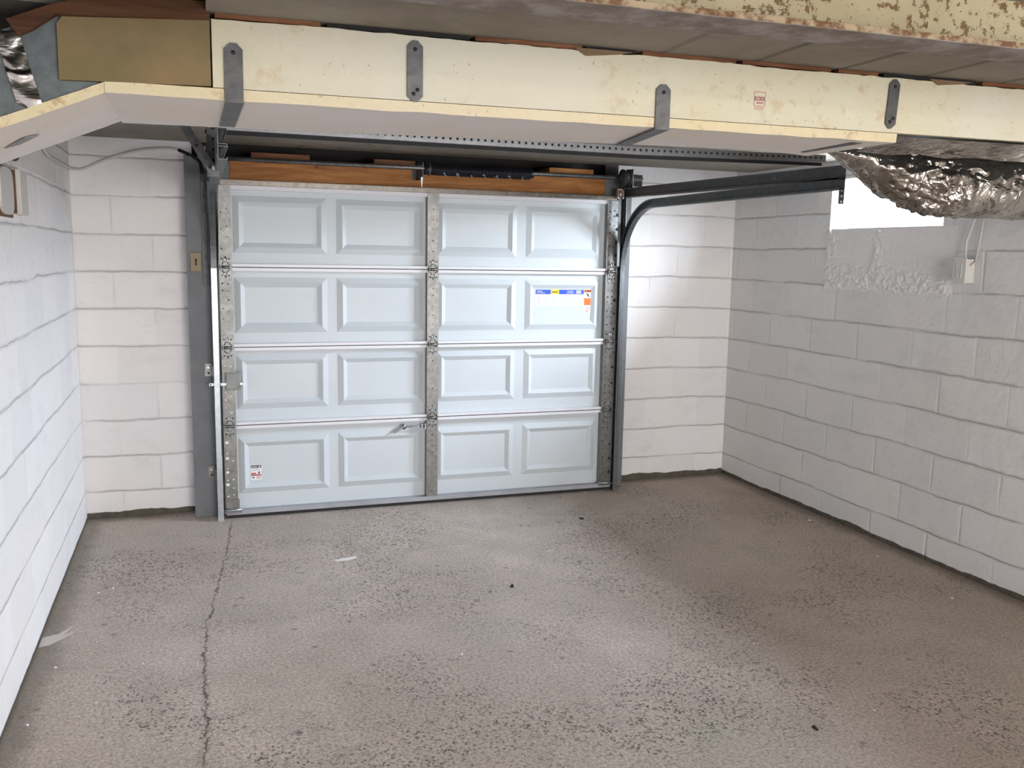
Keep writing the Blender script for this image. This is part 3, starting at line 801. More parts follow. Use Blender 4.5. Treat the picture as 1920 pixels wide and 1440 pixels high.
# pale lettering marks printed along the coil
rg = random.Random(3)
for q in range(7):
    xm = 0.035 + q * 0.078
    for j in range(5):
        a = -PI * 0.80 + j * 0.30
        s.box(xm + j * 0.004 + rg.uniform(-.008, .008), xm + j * 0.004 + 0.008, SY + 0.0318 * math.cos(a) - 0.0015, SY + 0.0318 * math.cos(a) + 0.001, SZ - 0.006 + 0.0318 * math.sin(a) - 0.004, SZ - 0.006 + 0.0318 * math.sin(a) + 0.004, 1)
s.build('spring_coil', [M_SPRING, M_CHALK], t)
s = MB(); s.cyl((-0.075, SY, SZ - 0.004), (-0.035, SY, SZ - 0.004), 0.030, 20); s.cyl((-0.050, SY, SZ - 0.004), (-0.043, SY, SZ - 0.004), 0.038, 20, 1)
s.build('winding_cone', [M_SPRING, M_GALV], t)
s = MB(); s.cyl((0.558, SY, SZ - 0.004), (0.582, SY, SZ - 0.004), 0.026, 16); s.cyl((0.572, SY, SZ + 0.01), (0.574, SY - 0.028, SZ - 0.006), 0.006, 6, 1)
s.build('end_cone', [M_SPRING, M_GALV_LT], t)
s = MB(); s.box(-0.086, -0.080, SY - 0.01, 0.062, SZ - 0.060, SZ + 0.032); s.box(-0.110, -0.045, 0.058, 0.064, SZ - 0.058, SZ + 0.03)
s.prism([(-0.096, SY - 0.012, SZ - 0.050), (-0.084, SY - 0.012, SZ - 0.050), (-0.090, SY - 0.012, SZ - 0.115)], (0, 0.003, 0), 1)
s.build('centre_bracket', [M_STRAP, M_GALV_LT], t)
for sg, x in ((1, 1.170), (-1, -1.19)):
    s = MB()
    s.cyl((x - 0.008 * sg, SY, SZ), (x, SY, SZ), 0.053, 28); s.cyl((x, SY, SZ), (x + 0.030 * sg, SY, SZ), 0.047, 28); s.cyl((x + 0.030 * sg, SY, SZ), (x + 0.038 * sg, SY, SZ), 0.054, 28)
    s.cyl((x - 0.022 * sg, SY, SZ), (x - 0.006 * sg, SY, SZ), 0.022, 14)
    s.build('cable_drum', grey_paint('black_cast_drum', (0.035, 0.036, 0.038)), t)
    s = MB(); xx = x + 0.052 * sg
    s.box(min(xx, xx + 0.004 * sg), max(xx, xx + 0.004 * sg), SY - 0.03, 0.060, SZ - 0.055, SZ + 0.055)
    s.box(min(xx, xx + 0.04 * sg), max(xx, xx + 0.04 * sg), 0.055, 0.061, SZ - 0.055, SZ + 0.055)
    s.build('bearing_plate', M_GALV, t)
# top fixture on the right with its roller carrier
def top_fixture(sg, label):
    t = thing('top_fixture', label, 'door bracket', (sg * 1.165, -0.045, 1.80), 'top roller brackets of the garage door')
    x = sg * 1.165
    s = MB(); s.box(x - 0.016, x + 0.016, -0.052, -0.046, 1.868, 1.912); s.box(x - 0.020, x - 0.014, -0.070, -0.046, 1.850, 1.905); s.box(x + 0.012, x + 0.018, -0.070, -0.046, 1.850, 1.905)
    s.cyl((x, -0.060, 1.86), (x, -0.060, 1.90), 0.008, 8)
    s.build('carrier', galv('pinkish_zinc', (0.75, 0.66, 0.62), 0.35, 0.3), t)
    s = MB(); s.box(x - 0.006, x + 0.010, -0.056, -0.050, 1.44, 1.868)
    s.build('fixture_arm', M_GALV_DK if sg > 0 else M_GALV, t)
top_fixture(1, 'pinkish zinc top roller bracket under the right cable drum')

# ================================================================== REAR HANGER
t = thing('hanger_angle', 'long perforated steel angle bar crossing below the ceiling behind the duct', 'angle bar', (0, -1.6, 1.93))
s = MB(); BY = -1.60
def bar_z(x): return 1.937
def rise(x): return 0.016 * max(0.0, x - 0.5)
for (ya, yc, za, zc2, mi) in ((BY, BY + 0.003, 1.938, 1.968, 0), (BY, BY + 0.030, 1.935, 1.938, 0), (BY + 0.027, BY + 0.030, 1.921, 1.938, 1)):  # third piece: black lip added as the shade line under the bar
    for xa_, xb_ in ((-1.262, 0.5), (0.5, 1.455)):
        ra, rb = rise(xa_), rise(xb_)
        s.hexa([(xa_, ya, za + ra), (xb_, ya, za + rb), (xb_, yc, za + rb), (xa_, yc, za + ra), (xa_, ya, zc2 + ra), (xb_, ya, zc2 + rb), (xb_, yc, zc2 + rb), (xa_, yc, zc2 + ra)], mi)
s.build('bar', [galv('perforated_angle_zinc', (0.42, 0.43, 0.44), 0.4, 0.3), M_HOLE], t)
s = MB(); x = -1.24; n = 0
while x < 1.45:
    s.tube([(x, BY + 0.001, 1.954 + rise(x)), (x, BY - 0.0006, 1.954 + rise(x))], 0.0058, 8, 0, False); x += 0.029; n += 1
s.build('hole_row', M_HOLE, t)
t = thing('track_hanger', 'short perforated upright with diagonal brace at the left track end', 'track hanger', (-1.237, -1.6, 1.77))
s = MB()
s.box(-1.258, -1.255, -1.61, -1.58, 1.765, 2.055); s.box(-1.258, -1.218, -1.612, -1.609, 1.765, 2.055)
for q in range(7): s.tube([(-1.236, -1.6115, 1.785 + q * 0.038), (-1.236, -1.6126, 1.785 + q * 0.038)], 0.0062, 8, 1, False)
s.build('upright', [M_STRAP, M_HOLE], t)
s = MB()
a = Vector((-1.236, -1.62, 1.776)); b = Vector((-1.400, -1.62, 2.050)); dv = (b - a).normalized(); nv = Vector((-dv.z, 0, dv.x)) * 0.015
s.prism([a + nv, a - nv, b - nv, b + nv], (0, 0.003, 0), 0)
s.prism([a - nv * 1.0, a - nv * 1.12, b - nv * 1.12, b - nv], (0, -0.022, 0), 2)
for q in (0.08, 0.35, 0.62, 0.9):
    c = a + (b - a) * q; s.tube([(c.x, c.y + 0.001, c.z), (c.x, c.y - 0.0007, c.z)], 0.0062, 8, 1, False)
s.cyl((a.x, a.y, a.z + 0.02), (a.x, a.y - 0.012, a.z + 0.02), 0.008, 6, 3, False)
s.build('diagonal_brace', [M_STRAP, M_HOLE, M_GALV, M_GALV_LT], t)
# punched strap hanging by the right track, in front of the window
t = thing('punched_strap', 'short punched grey metal strap hanging in front of the bright window', 'metal strap', (1.312, -1.90, 1.742))
s = MB(); s.box(1.298, 1.326, -1.902, -1.899, 1.742, 1.84).box(1.2325, 1.326, -1.899, -1.896, 1.812, 1.84)
for z in (1.752, 1.776, 1.80): s.tube([(1.312, -1.9015, z), (1.312, -1.9026, z)], 0.0055, 8, 1, False)  # holes as white discs, window brightness put into the colour
s.build('strap', [M_STRAP, M_STK_W], t)

# ================================================================== DUCT TRUNK
def yf(x): return -2.795 - 0.047 * (x + 1.21)       # front face line of the duct
SL = -0.047
trunk = thing('insulated_duct', 'long low duct boxed in cream foam boards under the ceiling', 'duct', (0, -2.6, 1.86))
def slab(x0, x1, z0, z1, y_off0, y_off1, m=0, nseg=1, s=None, wob=0.0):
    s = s or MB()
    for i in range(nseg):
        a = x0 + (x1 - x0) * i / nseg; b = x0 + (x1 - x0) * (i + 1) / nseg
        s.hexa([(a, yf(a) + y_off0, z0), (b, yf(b) + y_off0, z0), (b, yf(b) + y_off1, z0), (a, yf(a) + y_off1, z0),
                (a, yf(a) + y_off0, z1), (b, yf(b) + y_off0, z1), (b, yf(b) + y_off1, z1), (a, yf(a) + y_off1, z1)], m)
    return s
def rough_slab(name, x0, x1, z0, z1, yo0, yo1, mats, top=None, bot=None, n=160):
    """front board whose top / bottom edges are slightly torn; faces: 0 front, 1 edges"""
    s = MB(); rows = []
    for i in range(n + 1):
        x = x0 + (x1 - x0) * i / n
        zt = z1 + (top(x) if top else 0); zb = z0 + (bot(x) if bot else 0)
        rows.append(((x, yf(x) + yo0, zb), (x, yf(x) + yo0, zt), (x, yf(x) + yo1, zt), (x, yf(x) + yo1, zb)))
    v = [p for r in rows for p in r]
    for i in range(n):
        b = i * 4
        for k, mi in ((0, 0), (1, 1), (2, 0), (3, 1)):
            k2 = (k + 1) % 4
            s.quadset([v[b + k], v[b + 4 + k], v[b + 4 + k2], v[b + k2]], [(0, 1, 2, 3)], mi)
    s.quadset([v[j] for j in range(4)], [(0, 1, 2, 3)], 1); s.quadset([v[-4 + j] for j in range(4)], [(3, 2, 1, 0)], 1)
    return s.build(name, mats, trunk)
tn = lambda x: 0.004 * noise.noise(Vector((x * 5, 1.3, 0))) + 0.003 * noise.noise(Vector((x * 31, 4.3, 0)))
rough_slab('front_board', -1.258, 2.14, 1.888, 2.046, 0.0, 0.025, [M_FOAM, M_FOAM_EDGE], top=tn)
# bottom board: cut edge faces the viewer, painted face looks down
FAR = [(-1.5, 0.545), (-0.88, 0.496), (-0.30, 0.424), (0.05, 0.384), (0.18, 0.375), (0.42, 0.360), (0.55, 0.372), (0.72, 0.430)]
def far_off(x):
    for (a, va), (b, vb) in zip(FAR, FAR[1:]):
        if x <= b: return va + (vb - va) * max(0, x - a) / (b - a)
    return FAR[-1][1]
def bot_wob(x): return 0.0025 * noise.noise(Vector((x * 9, 7.7, 0)))
n = 120; s = MB(); rows = []
for i in range(n + 1):
    x = -1.497 + (0.700 + 1.497) * i / n
    f = 0.004 * noise.noise(Vector((x * 24, 2.2, 0)))
    far = far_off(x) + 0.006 * noise.noise(Vector((x * 13, 9.1, 0))) + (0.012 if noise.noise(Vector((x * 37, 3.1, 0))) > 0.42 else 0)
    y0 = yf(x)
    rows.append(((x, y0 + 0.001, 1.860 + bot_wob(x)), (x, y0 - 0.001, 1.886), (x, y0 + far, 1.886), (x, y0 + far + f, 1.860)))
for i in range(n):
    for k, mi in ((0, 1), (1, 1), (2, 1), (3, 0)):
        k2 = (k + 1) % 4
        s.quadset([rows[i][k], rows[i + 1][k], rows[i + 1][k2], rows[i][k2]], [(0, 1, 2, 3)], mi)
s.quadset(list(rows[0]), [(0, 1, 2, 3)], 1); s.quadset(list(rows[-1]), [(3, 2, 1, 0)], 1)
s.build('bottom_board', [M_FOAM_UNDER, M_FOAM_EDGE], trunk)
# sheet metal core, seen where boards are missing
s = slab(-1.50, 2.14, 1.893, 2.052, 0.030, 0.315)
s.build('metal_core', M_SHEET, trunk)
# rear face board
slab(-1.45, 0.70, 1.888, 2.050, 0.316, 0.326).build('rear_board', M_FOAM_UNDER, trunk)

# tan fibre board at the left end of the front face
s = MB(); pts = []
xa, xb = -1.592, -1.262
outline = [(xa, 1.882), (xb, 1.890), (xb, 2.050)]
for i in range(14):
    u = i / 13; x = xb + (xa + 0.012 - xb) * u
    outline.append((x, 2.048 - 0.010 * abs(math.sin(u * 7.0)) - (0.020 * max(0, u - 0.82) / 0.18)))
outline.append((xa, 2.006))
s.prism([(x, yf(x) - 0.002, z) for x, z in outline], (0, 0.026, 0))
s.build('tan_board', M_TAN, trunk, bevel=0.002)['label'] = 'yellowish brown aged fibre board'

# sloping transition fitting at the far left
t = thing('duct_transition', 'grey sheet metal duct fitting sloping down at the upper left', 'duct fitting', (-1.7, -2.5, 1.80))
s = MB()
s.prism([(-1.910, -2.765, 1.70), (-1.500, -2.765, 1.888), (-1.500, -2.765, 2.03), (-1.62, -2.765, 2.02), (-1.70, -2.765, 1.985), (-1.910, -2.765, 1.93)], (0, 0.48, 0))
s.build('metal_body', M_SHEET, t)
n = 30; s = MB(); rows = []
for i in range(n + 1):
    x = -1.914 + (-1.494 + 1.914) * i / n
    z = 1.862 - (-1.494 - x) * 0.43 + 0.0015 * noise.noise(Vector((x * 30, 0, 0)))
    rows.append(((x, -2.775, z), (x, -2.778 + 0.004 * noise.noise(Vector((x * 40, 5, 0))), z + 0.024), (x, -2.27, z + 0.024), (x, -2.27, z)))
for i in range(n):
    for k, mi in ((0, 1), (1, 1), (2, 1), (3, 0)):
        k2 = (k + 1) % 4
        s.quadset([rows[i][k], rows[i + 1][k], rows[i + 1][k2], rows[i][k2]], [(0, 1, 2, 3)], mi)
s.quadset(list(rows[0]), [(0, 1, 2, 3)], 1); s.quadset(list(rows[-1]), [(3, 2, 1, 0)], 1)
s.build('sloping_board', [M_FOAM_UNDER, M_FOAM_EDGE], t)
# creased foil tape wrapped down the metal
s = MB(); g = []
for i in range(25):
    u = i / 24; z = 1.825 + (1.990 - 1.825) * u
    for j in range(9):
        w = j / 8; x = -1.712 + 0.052 * w + (1 - u) * 0.030 - 0.012 * u
        cre = 0.006 * noise.noise(Vector((w * 1.2, z * 22, 2))) + (0.006 if abs(u - 0.40) < 0.02 else 0) * -1
        g.append((x, -2.772 - abs(cre), z - 0.010 * math.sin(w * 3.0)))
s.quadset(g, [(i * 9 + j, i * 9 + j + 1, (i + 1) * 9 + j + 1, (i + 1) * 9 + j) for i in range(24) for j in range(8)], 0, True)
s.build('foil_tape', M_FOILTAPE, t)
s = MB()
s.prism([(-1.755, -2.52, 1.7475), (-1.722, -2.50, 1.762), (-1.672, -2.54, 1.7835), (-1.700, -2.57, 1.7710)], (0, 0, -0.003), 0)
s.build('grey_tape_patch', M_DUCTTAPE, t)
# bent plywood strip above the transition
s = MB()
M_PLY = wood('dark_plywood', (0.06, 0.022, 0.008), (0.13, 0.055, 0.02))
s.prism([(-1.690, -2.800, 2.000), (-1.60, -2.800, 2.040), (-1.53, -2.800, 2.062), (-1.40, -2.800, 2.078), (-1.300, -2.800, 2.080), (-1.262, -2.800, 2.080), (-1.262, -2.800, 2.040), (-1.590, -2.800, 2.020), (-1.637, -2.800, 1.985), (-1.668, -2.800, 1.968)], (0, 0.022, 0))
o = s.build('plywood_strip', M_PLY, None, origin=(-1.47, -2.79, 1.97)); tag(o, 'dark orange plywood strip above the tan board at upper left', 'wood strip')
# kraft paper / wood shims between duct and ceiling
s = MB(); rg = random.Random(11)
x = -1.25
while x < 2.10:
    w = rg.uniform(0.12, 0.40); h = rg.uniform(0.010, 0.016)
    x1 = min(x + w, 2.12)
    s.hexa([(x, yf(x) + 0.004, 2.049), (x1, yf(x1) + 0.004, 2.049), (x1, yf(x1) + 0.028, 2.049), (x, yf(x) + 0.028, 2.049),
            (x, yf(x) + 0.004, 2.0595), (x1, yf(x1) + 0.004, 2.0595), (x1, yf(x1) + 0.028, 2.0595), (x, yf(x) + 0.028, 2.0595)], rg.choice((0, 0, 1)))
    x = x1 + rg.uniform(0.004, 0.03)
o = s.build('packing_strip', [M_WOOD_DK, M_BLACK], None, origin=(0.4, -2.85, 2.044)); tag(o, 'thin dark reddish wood packing between the duct top and ceiling', 'packing strip')
def flap(x0, x1, z, label):
    s = MB(); s.prism([(x0, yf(x0) - 0.004, 2.052), (x1, yf(x1) - 0.004, 2.052), ((x0 * .25 + x1 * .75), yf(x0) - 0.006, 2.050 - z * .4), ((x0 * .8 + x1 * .2), yf(x0) - 0.006, 2.050 - z)], (0, 0.003, 0))
    o = s.build('torn_paper_flap', M_PINE_OLD, None, origin=((x0 + x1) / 2, yf(x0), 2.04)); tag(o, label, 'paper flap', 'torn brown paper flaps over the duct')
flap(-0.345, -0.175, 0.017, 'torn brown paper flap above the cream board, left of the printed stamp')
flap(0.80, 0.96, 0.014, 'torn brown paper flap above the cream board, right of the far right strap')

# metal straps nailed over the boards
def strap(x, z0, z1, label, tilt=0.0, under=None, lower_tip=True, w=0.043):
    t = thing('metal_strap', label, 'metal strap', (x, yf(x), z0), 'grey metal straps over the duct boards')
    s = MB(); h = w / 2; yo = -0.0065; c = 0.014
    def P(dx, z): xx = x + dx + tilt * (z - z0); return (xx, yf(xx) + yo, z)
    o = [P(-h + c, z1), P(-h, z1 - c), P(-h, z0 + (c if lower_tip else 0))] + ([P(-h + c, z0)] if lower_tip else []) + ([P(h - c, z0)] if lower_tip else []) + [P(h, z0 + (c if lower_tip else 0)), P(h, z1 - c), P(h - c, z1)]
    s.prism(o, (0, 0.0025, 0))
    ns = [(0.0, z1 - 0.022)] + ([(0.006, z0 + 0.03), (-0.004, z0 + 0.020)] if lower_tip else [])
    for dx, z in ns:
        p = Vector(P(dx, z)); s.cyl(p + Vector((0, 0.001, 0)), p - Vector((0, 0.0022, 0)), 0.0052, 10, 1)
    s.build('plate', [M_STRAP, M_HOLE], t)
    if under:
        dx, ln = under; s = MB(); a0 = x - h; b0 = x + h
        s.hexa([(a0, yf(x) + yo, z0 - 0.0025), (b0, yf(x) + yo, z0 - 0.0025), (b0 + dx, yf(x) + ln, z0 - 0.0025), (a0 + dx, yf(x) + ln, z0 - 0.0025),
                (a0, yf(x) + yo, z0), (b0, yf(x) + yo, z0), (b0 + dx, yf(x) + ln, z0), (a0 + dx, yf(x) + ln, z0)])
        s.build('bent_leg', M_STRAP, t)
    return t
strap(-1.210, 1.857, 1.992, 'metal strap wrapping the duct corner beside the tan board', under=(-0.002, 0.46), lower_tip=False)
strap(-0.771, 1.884, 2.034, 'dark grey strap on the front board, second from the left', w=0.040)
strap(-0.080, 1.856, 1.975, 'dark grey strap bent under the duct, left of the printed stamp', under=(0.066, 0.38), lower_tip=False)
strap(0.668, 1.898, 2.042, 'light grey strap with two screws, farthest right on the duct', tilt=0.06, w=0.036)
s = MB(); s.hexa([(0.575, -2.84, 1.8570), (0.612, -2.84, 1.8570), (0.618, -2.56, 1.8570), (0.602, -2.56, 1.8570), (0.575, -2.84, 1.8592), (0.612, -2.84, 1.8592), (0.618, -2.56, 1.8592), (0.602, -2.56, 1.8592)])
o = s.build('metal_strap', M_STRAP, None, origin=(0.6, -2.6, 1.857)); tag(o, 'narrow dark strap lying under the duct beside the foil duct tip', 'metal strap', 'grey metal straps over the duct boards')

# red ink stamp on the board
s = MB()
def stq(x0, x1, z0, z1): s.hexa([(x0, yf(x0) - 0.0010, z0), (x1, yf(x1) - 0.0010, z0), (x1, yf(x1) + 0.0002, z0), (x0, yf(x0) + 0.0002, z0), (x0, yf(x0) - 0.0010, z1), (x1, yf(x1) - 0.0010, z1), (x1, yf(x1) + 0.0002, z1), (x0, yf(x0) + 0.0002, z1)])
XS = 0.2245
stq(XS - 0.019, XS + 0.019, 1.9745, 1.9760); stq(XS - 0.019, XS - 0.018, 1.965, 1.975); stq(XS + 0.018, XS + 0.019, 1.965, 1.975)
stq(XS - 0.019, XS - 0.018, 1.938, 1.952); stq(XS + 0.017, XS + 0.018, 1.938, 1.952); stq(XS - 0.019, XS + 0.018, 1.9370, 1.9380)
for q, wd in enumerate((0.030, 0.034, 0.028)): stq(XS - 0.017, XS - 0.017 + wd, 1.9335 - q * 0.0035, 1.9347 - q * 0.0035)
for q in range(6): stq(XS - 0.010 + q * 0.0036, XS - 0.0078 + q * 0.0036, 1.9430, 1.9480)
stamp = s.build('printed_stamp', M_RED, trunk); stamp['label'] = 'small red printed stamp reading BUCKEYE'
cu = bpy.data.curves.new('stamp_lettering', 'FONT'); cu.body = 'BUCKEYE'; cu.size = 0.0165; cu.align_x = 'CENTER'; cu.extrude = 0.0003; cu.offset = 0.0003; cu.space_character = 0.80
cu.materials.append(M_RED)
fo = bpy.data.objects.new('stamp_lettering', cu); C.objects.link(fo)
fo.parent = stamp; fo.location = Vector((XS, yf(XS) - 0.0012, 1.9515)) - Vector(trunk.location)
fo.rotation_euler = (PI / 2, 0, math.atan(SL)); fo.scale = (0.62, 1.0, 1.0)
bpy.context.view_layer.update()
_dg = bpy.context.evaluated_depsgraph_get()
_me = bpy.data.meshes.new_from_object(fo.evaluated_get(_dg))
_lo = bpy.data.objects.new('lettering', _me); C.objects.link(_lo); _lo.parent = stamp
_lo.location = fo.location; _lo.rotation_euler = fo.rotation_euler; _lo.scale = fo.scale
bpy.data.objects.remove(fo)

# ================================================================== FLEX DUCT in foil jacket
t = thing('flexible_duct', 'crumpled silver foil insulated flexible duct hanging under the main duct', 'flexible duct', (1.2, -2.5, 1.66))
xs_b = [(0.735, 1.866), (0.80, 1.838), (0.87, 1.803), (0.93, 1.762), (0.99, 1.727), (1.05, 1.700), (1.12, 1.677), (1.20, 1.666), (1.30, 1.664), (1.7, 1.668), (2.148, 1.670)]
def interp(tab, x):
    for (a, va), (b, vb) in zip(tab, tab[1:]):
        if x <= b:
            u = max(0, (x - a) / (b - a)); return va + (vb - va) * u
    return tab[-1][1]
xs_h = [(0.735, 0.020), (0.80, 0.050), (0.90, 0.085), (1.0, 0.110), (1.15, 0.128), (2.148, 0.125)]
NX, NA = 260, 110
s = MB(); vs = []
for i in range(NX + 1):
    x = 0.735 + (2.148 - 0.735) * i / NX
    zb = interp(xs_b, x); zt = 1.884 if x < 1.5 else 1.884 - 0.006 * min(1, (x - 1.5) / 0.3)
    hy = interp(xs_h, x); zc = (zt + zb) / 2; hz = (zt - zb) / 2
    for j in range(NA):
        a = 2 * PI * j / NA
        ca, sa = math.cos(a), math.sin(a)
        e = 0.85
        dy = hy * math.copysign(abs(ca) ** e, ca); dz = hz * math.copysign(abs(sa) ** e, sa)
        p = Vector((x, -2.535 + dy, zc + dz))
        nrm = Vector((0, dy / max(hy, .01), dz / max(hz, .01))).normalized()
        # crumples: voronoi creases plus wrinkles that ring the gather near x = 1.05..1.15
        q = Vector((x * 9, p.y * 9, p.z * 9))
        w1 = noise.noise(q * 1.0); w2 = noise.noise(q * 2.6 + Vector((w1 * 2, 0, 5)))
        dd = noise.voronoi(Vector((x * 17 + w1 * 1.5, p.y * 14, p.z * 14 + w2)))[0]
        cre = dd[1] - dd[0]
        gather = math.exp(-((x - 1.12) / 0.16) ** 2)
        amp = 0.006 + 0.011 * gather
        disp = amp * (1.1 - min(1.0, cre * 2.2)) * -1 + 0.008 * w1 + (0.003 + 0.006 * gather) * w2
        disp += 0.006 * gather * math.sin(a * 9 + w1 * 5)
        fade = min(1.0, (x - 0.735) / 0.1)
        p += nrm * disp * fade
        if p.z > 1.884: p.z = 1.884
        vs.append(p)
fs = [(i * NA + j, i * NA + (j + 1) % NA, (i + 1) * NA + (j + 1) % NA, (i + 1) * NA + j) for i in range(NX) for j in range(NA)]
s.quadset(vs, fs, 0, True)
s.quadset([vs[j] for j in range(NA)], [tuple(range(NA - 1, -1, -1))], 0); s.quadset([vs[NX * NA + j] for j in range(NA)], [tuple(range(NA))], 0)
s.build('foil_jacket', M_FOIL, t)
# bright creased tape patch and collar flap on top of the gather
s = MB(); g = []
for i in range(22):
    for j in range(12):
        u, w = i / 21, j / 11
        x = 1.020 + 0.17 * u; zz = 1.886 - 0.028 * w; yy = -2.700 + 0.02 * w - 0.030 * u
        c_ = 0.012 * noise.noise(Vector((u * 9, w * 6, 3))) + 0.006 * noise.noise(Vector((u * 23, w * 17, 8)))
        g.append((x, yy + c_, zz + c_ * 0.5))
s.quadset(g, [(i * 12 + j, i * 12 + j + 1, (i + 1) * 12 + j + 1, (i + 1) * 12 + j) for i in range(21) for j in range(11)], 0, False)
s.build('tape_flap', M_FOILTAPE, t)
s = MB(); g = []
for i in range(60):
    for j in range(14):
        u, w = i / 59, j / 13
        x = 0.705 + 1.435 * u
        y = yf(x) + 0.012 + 0.17 * w
        z = 1.884 - 0.030 * (w ** 1.5) + 0.006 * noise.noise(Vector((x * 8, w * 3, 3))) - 0.004
        g.append((x, y, z))
s.quadset(g, [(i * 14 + j, i * 14 + j + 1, (i + 1) * 14 + j + 1, (i + 1) * 14 + j) for i in range(59) for j in range(13)], 0, True)
s.build('foil_collar', M_FOIL, t)

# ================================================================== STEEL BEAM
_em = Mat('rusted_flange_edge', (0.2, 0.13, 0.07), 0.8); _em.color(_em.mix(_em.noise(30, 5, 0.75).step(0.4, 0.62), (0.34, 0.27, 0.17), (0.12, 0.055, 0.022))); _edge = _em.m
t = thing('steel_beam', 'cream painted rusty steel I-beam overhead at the top right', 'beam', (0, -3.58, 1.95))
def yb(x): return -3.565 - 0.040 * (x - 0.0)
s = MB()
def bs(y0, y1, z0, z1, m=0):
    a, b = XL + 0.003, XR - 0.003
    s.hexa([(a, yb(a) + y0, z0), (b, yb(b) + y0, z0), (b, yb(b) + y1, z0), (a, yb(a) + y1, z0), (a, yb(a) + y0, z1), (b, yb(b) + y0, z1), (b, yb(b) + y1, z1), (a, yb(a) + y1, z1)], m)
bs(-0.055, 0.055, 1.950, 1.961); s.build('lower_flange', M_FLANGE, t)
s = MB(); bs(-0.0045, 0.0045, 1.961, 2.149); s.build('web', M_BEAM, t)
s = MB(); bs(-0.0560, -0.048, 1.9515, 1.9625); s.build('flange_edge', _edge, t)
s = MB(); bs(-0.055, 0.055, 2.149, 2.160); s.build('upper_flange', M_BEAM, t)

# ================================================================== WALL FITTINGS
t = thing('wall_switch', 'white surface mounted switch box on the right wall below the window', 'switch', (2.12, -1.80, 1.405))
MB().box(2.098, XR - 0.001, -1.842, -1.772, 1.408, 1.520).build('box', M_WHITEPL, t, bevel=0.003)
MB().box(2.091, 2.098, -1.846, -1.768, 1.404, 1.524).build('cover_plate', M_WHITEPL, t, bevel=0.002)
MB().box(2.088, 2.091, -1.823, -1.791, 1.430, 1.498).box(2.0868, 2.0882, -1.8215, -1.8190, 1.432, 1.496, 1).cyl((2.088, -1.807, 1.440), (2.086, -1.807, 1.440), 0.003, 8, 2).build('rocker', [M_WHITEPL, M_STK_G, M_STK_W], t)
MB().tube([(2.125, -1.805, 1.52), (2.128, -1.800, 1.60), (2.135, -1.815, 1.655), (2.138, -1.832, 1.72), (2.138, -1.835, 2.055)], 0.0062, 8).build('supply_cable', M_WHITECABLE, t)
MB().tube([(2.142, -1.850, 1.505), (2.142, -1.862, 1.58), (2.142, -1.878, 1.72), (2.142, -1.88, 2.055)], 0.0040, 8).tube([(2.142, -1.850, 1.505), (2.130, -1.852, 1.50), (2.118, -1.845, 1.49)], 0.004, 8).build('thin_cable', M_WHITECABLE, t)

t = thing('junction_box', 'old painted junction box with rust edged cover high on left wall', 'junction box', (-1.905, -1.50, 1.61))
MB().box(XL + 0.001, -1.885, -1.50, -1.36, 1.613, 1.770).build('box', M_WHITECABLE, t, bevel=0.002)
s = MB(); s.box(-1.9175, -1.900, -1.506, -1.500, 1.616, 1.767)
s.build('rust_edge', M_BROWN, t)
# rust framed cover on the wall face
s = MB(); s.box(XL, XL + 0.006, -1.74, -1.50, 1.600, 1.772, 0)
s.build('back_plate', M_BROWN, t)
s = MB(); pts = []
for k in range(20):
    a = 2 * PI * k / 20; pts.append((XL + 0.006, -1.625 + 0.114 * math.copysign(abs(math.cos(a)) ** 0.5, math.cos(a)), 1.687 + 0.080 * math.copysign(abs(math.sin(a)) ** 0.6, math.sin(a))))
s.prism(pts, (0.008, 0, 0)); s.build('cover', M_WHITECABLE, t)

def cable(name, pts, r, mat, label, sub=8, group=None):
    P = [Vector(p) for p in pts]; path = []
    for i in range(len(P) - 1):
        p0 = P[max(i - 1, 0)]; p1 = P[i]; p2 = P[i + 1]; p3 = P[min(i + 2, len(P) - 1)]
        for k in range(sub):
            u = k / sub
            path.append(0.5 * ((2 * p1) + (p2 - p0) * u + (2 * p0 - 5 * p1 + 4 * p2 - p3) * u * u + (3 * p1 - p0 - 3 * p2 + p3) * u ** 3))
    path.append(P[-1])
    s = MB(); s.tube(path, r, 8); o = s.build(name, mat, None, origin=P[0]); tag(o, label, 'cable', group); return o
cable('electric_cable', [(-1.906, -1.05, 1.985), (-1.908, -0.68, 1.905), (-1.908, -0.36, 1.900), (-1.905, 0.10, 1.905), (-1.885, 0.183, 1.905), (-1.842, 0.186, 1.912), (-1.736, 0.186, 1.965), (-1.577, 0.186, 2.018), (-1.443, 0.186, 2.036), (-1.375, 0.186, 2.030)],
      0.0075, M_WHITECABLE, 'white painted cable sagging across the upper left wall corner')
s = MB(); s.box(XL, XL + 0.003, -0.42, -0.30, 1.893, 1.897)
cable('electric_cable', [(-1.900, -1.62, 1.815), (-1.895, -1.52, 1.800), (-1.896, -1.44, 1.83), (-1.905, -1.42, 1.90)], 0.006, M_BROWN, 'short brown cable loop above the left junction box')
# black scrap of wiring at the top of the left jamb
cable('electric_cable', [(-1.375, 0.186, 2.030), (-1.345, 0.15, 2.015), (-1.30, 0.055, 1.985), (-1.27, 0.050, 1.955), (-1.262, 0.050, 1.90)], 0.009, M_BLACK, 'black cable end dropping behind the left door track')

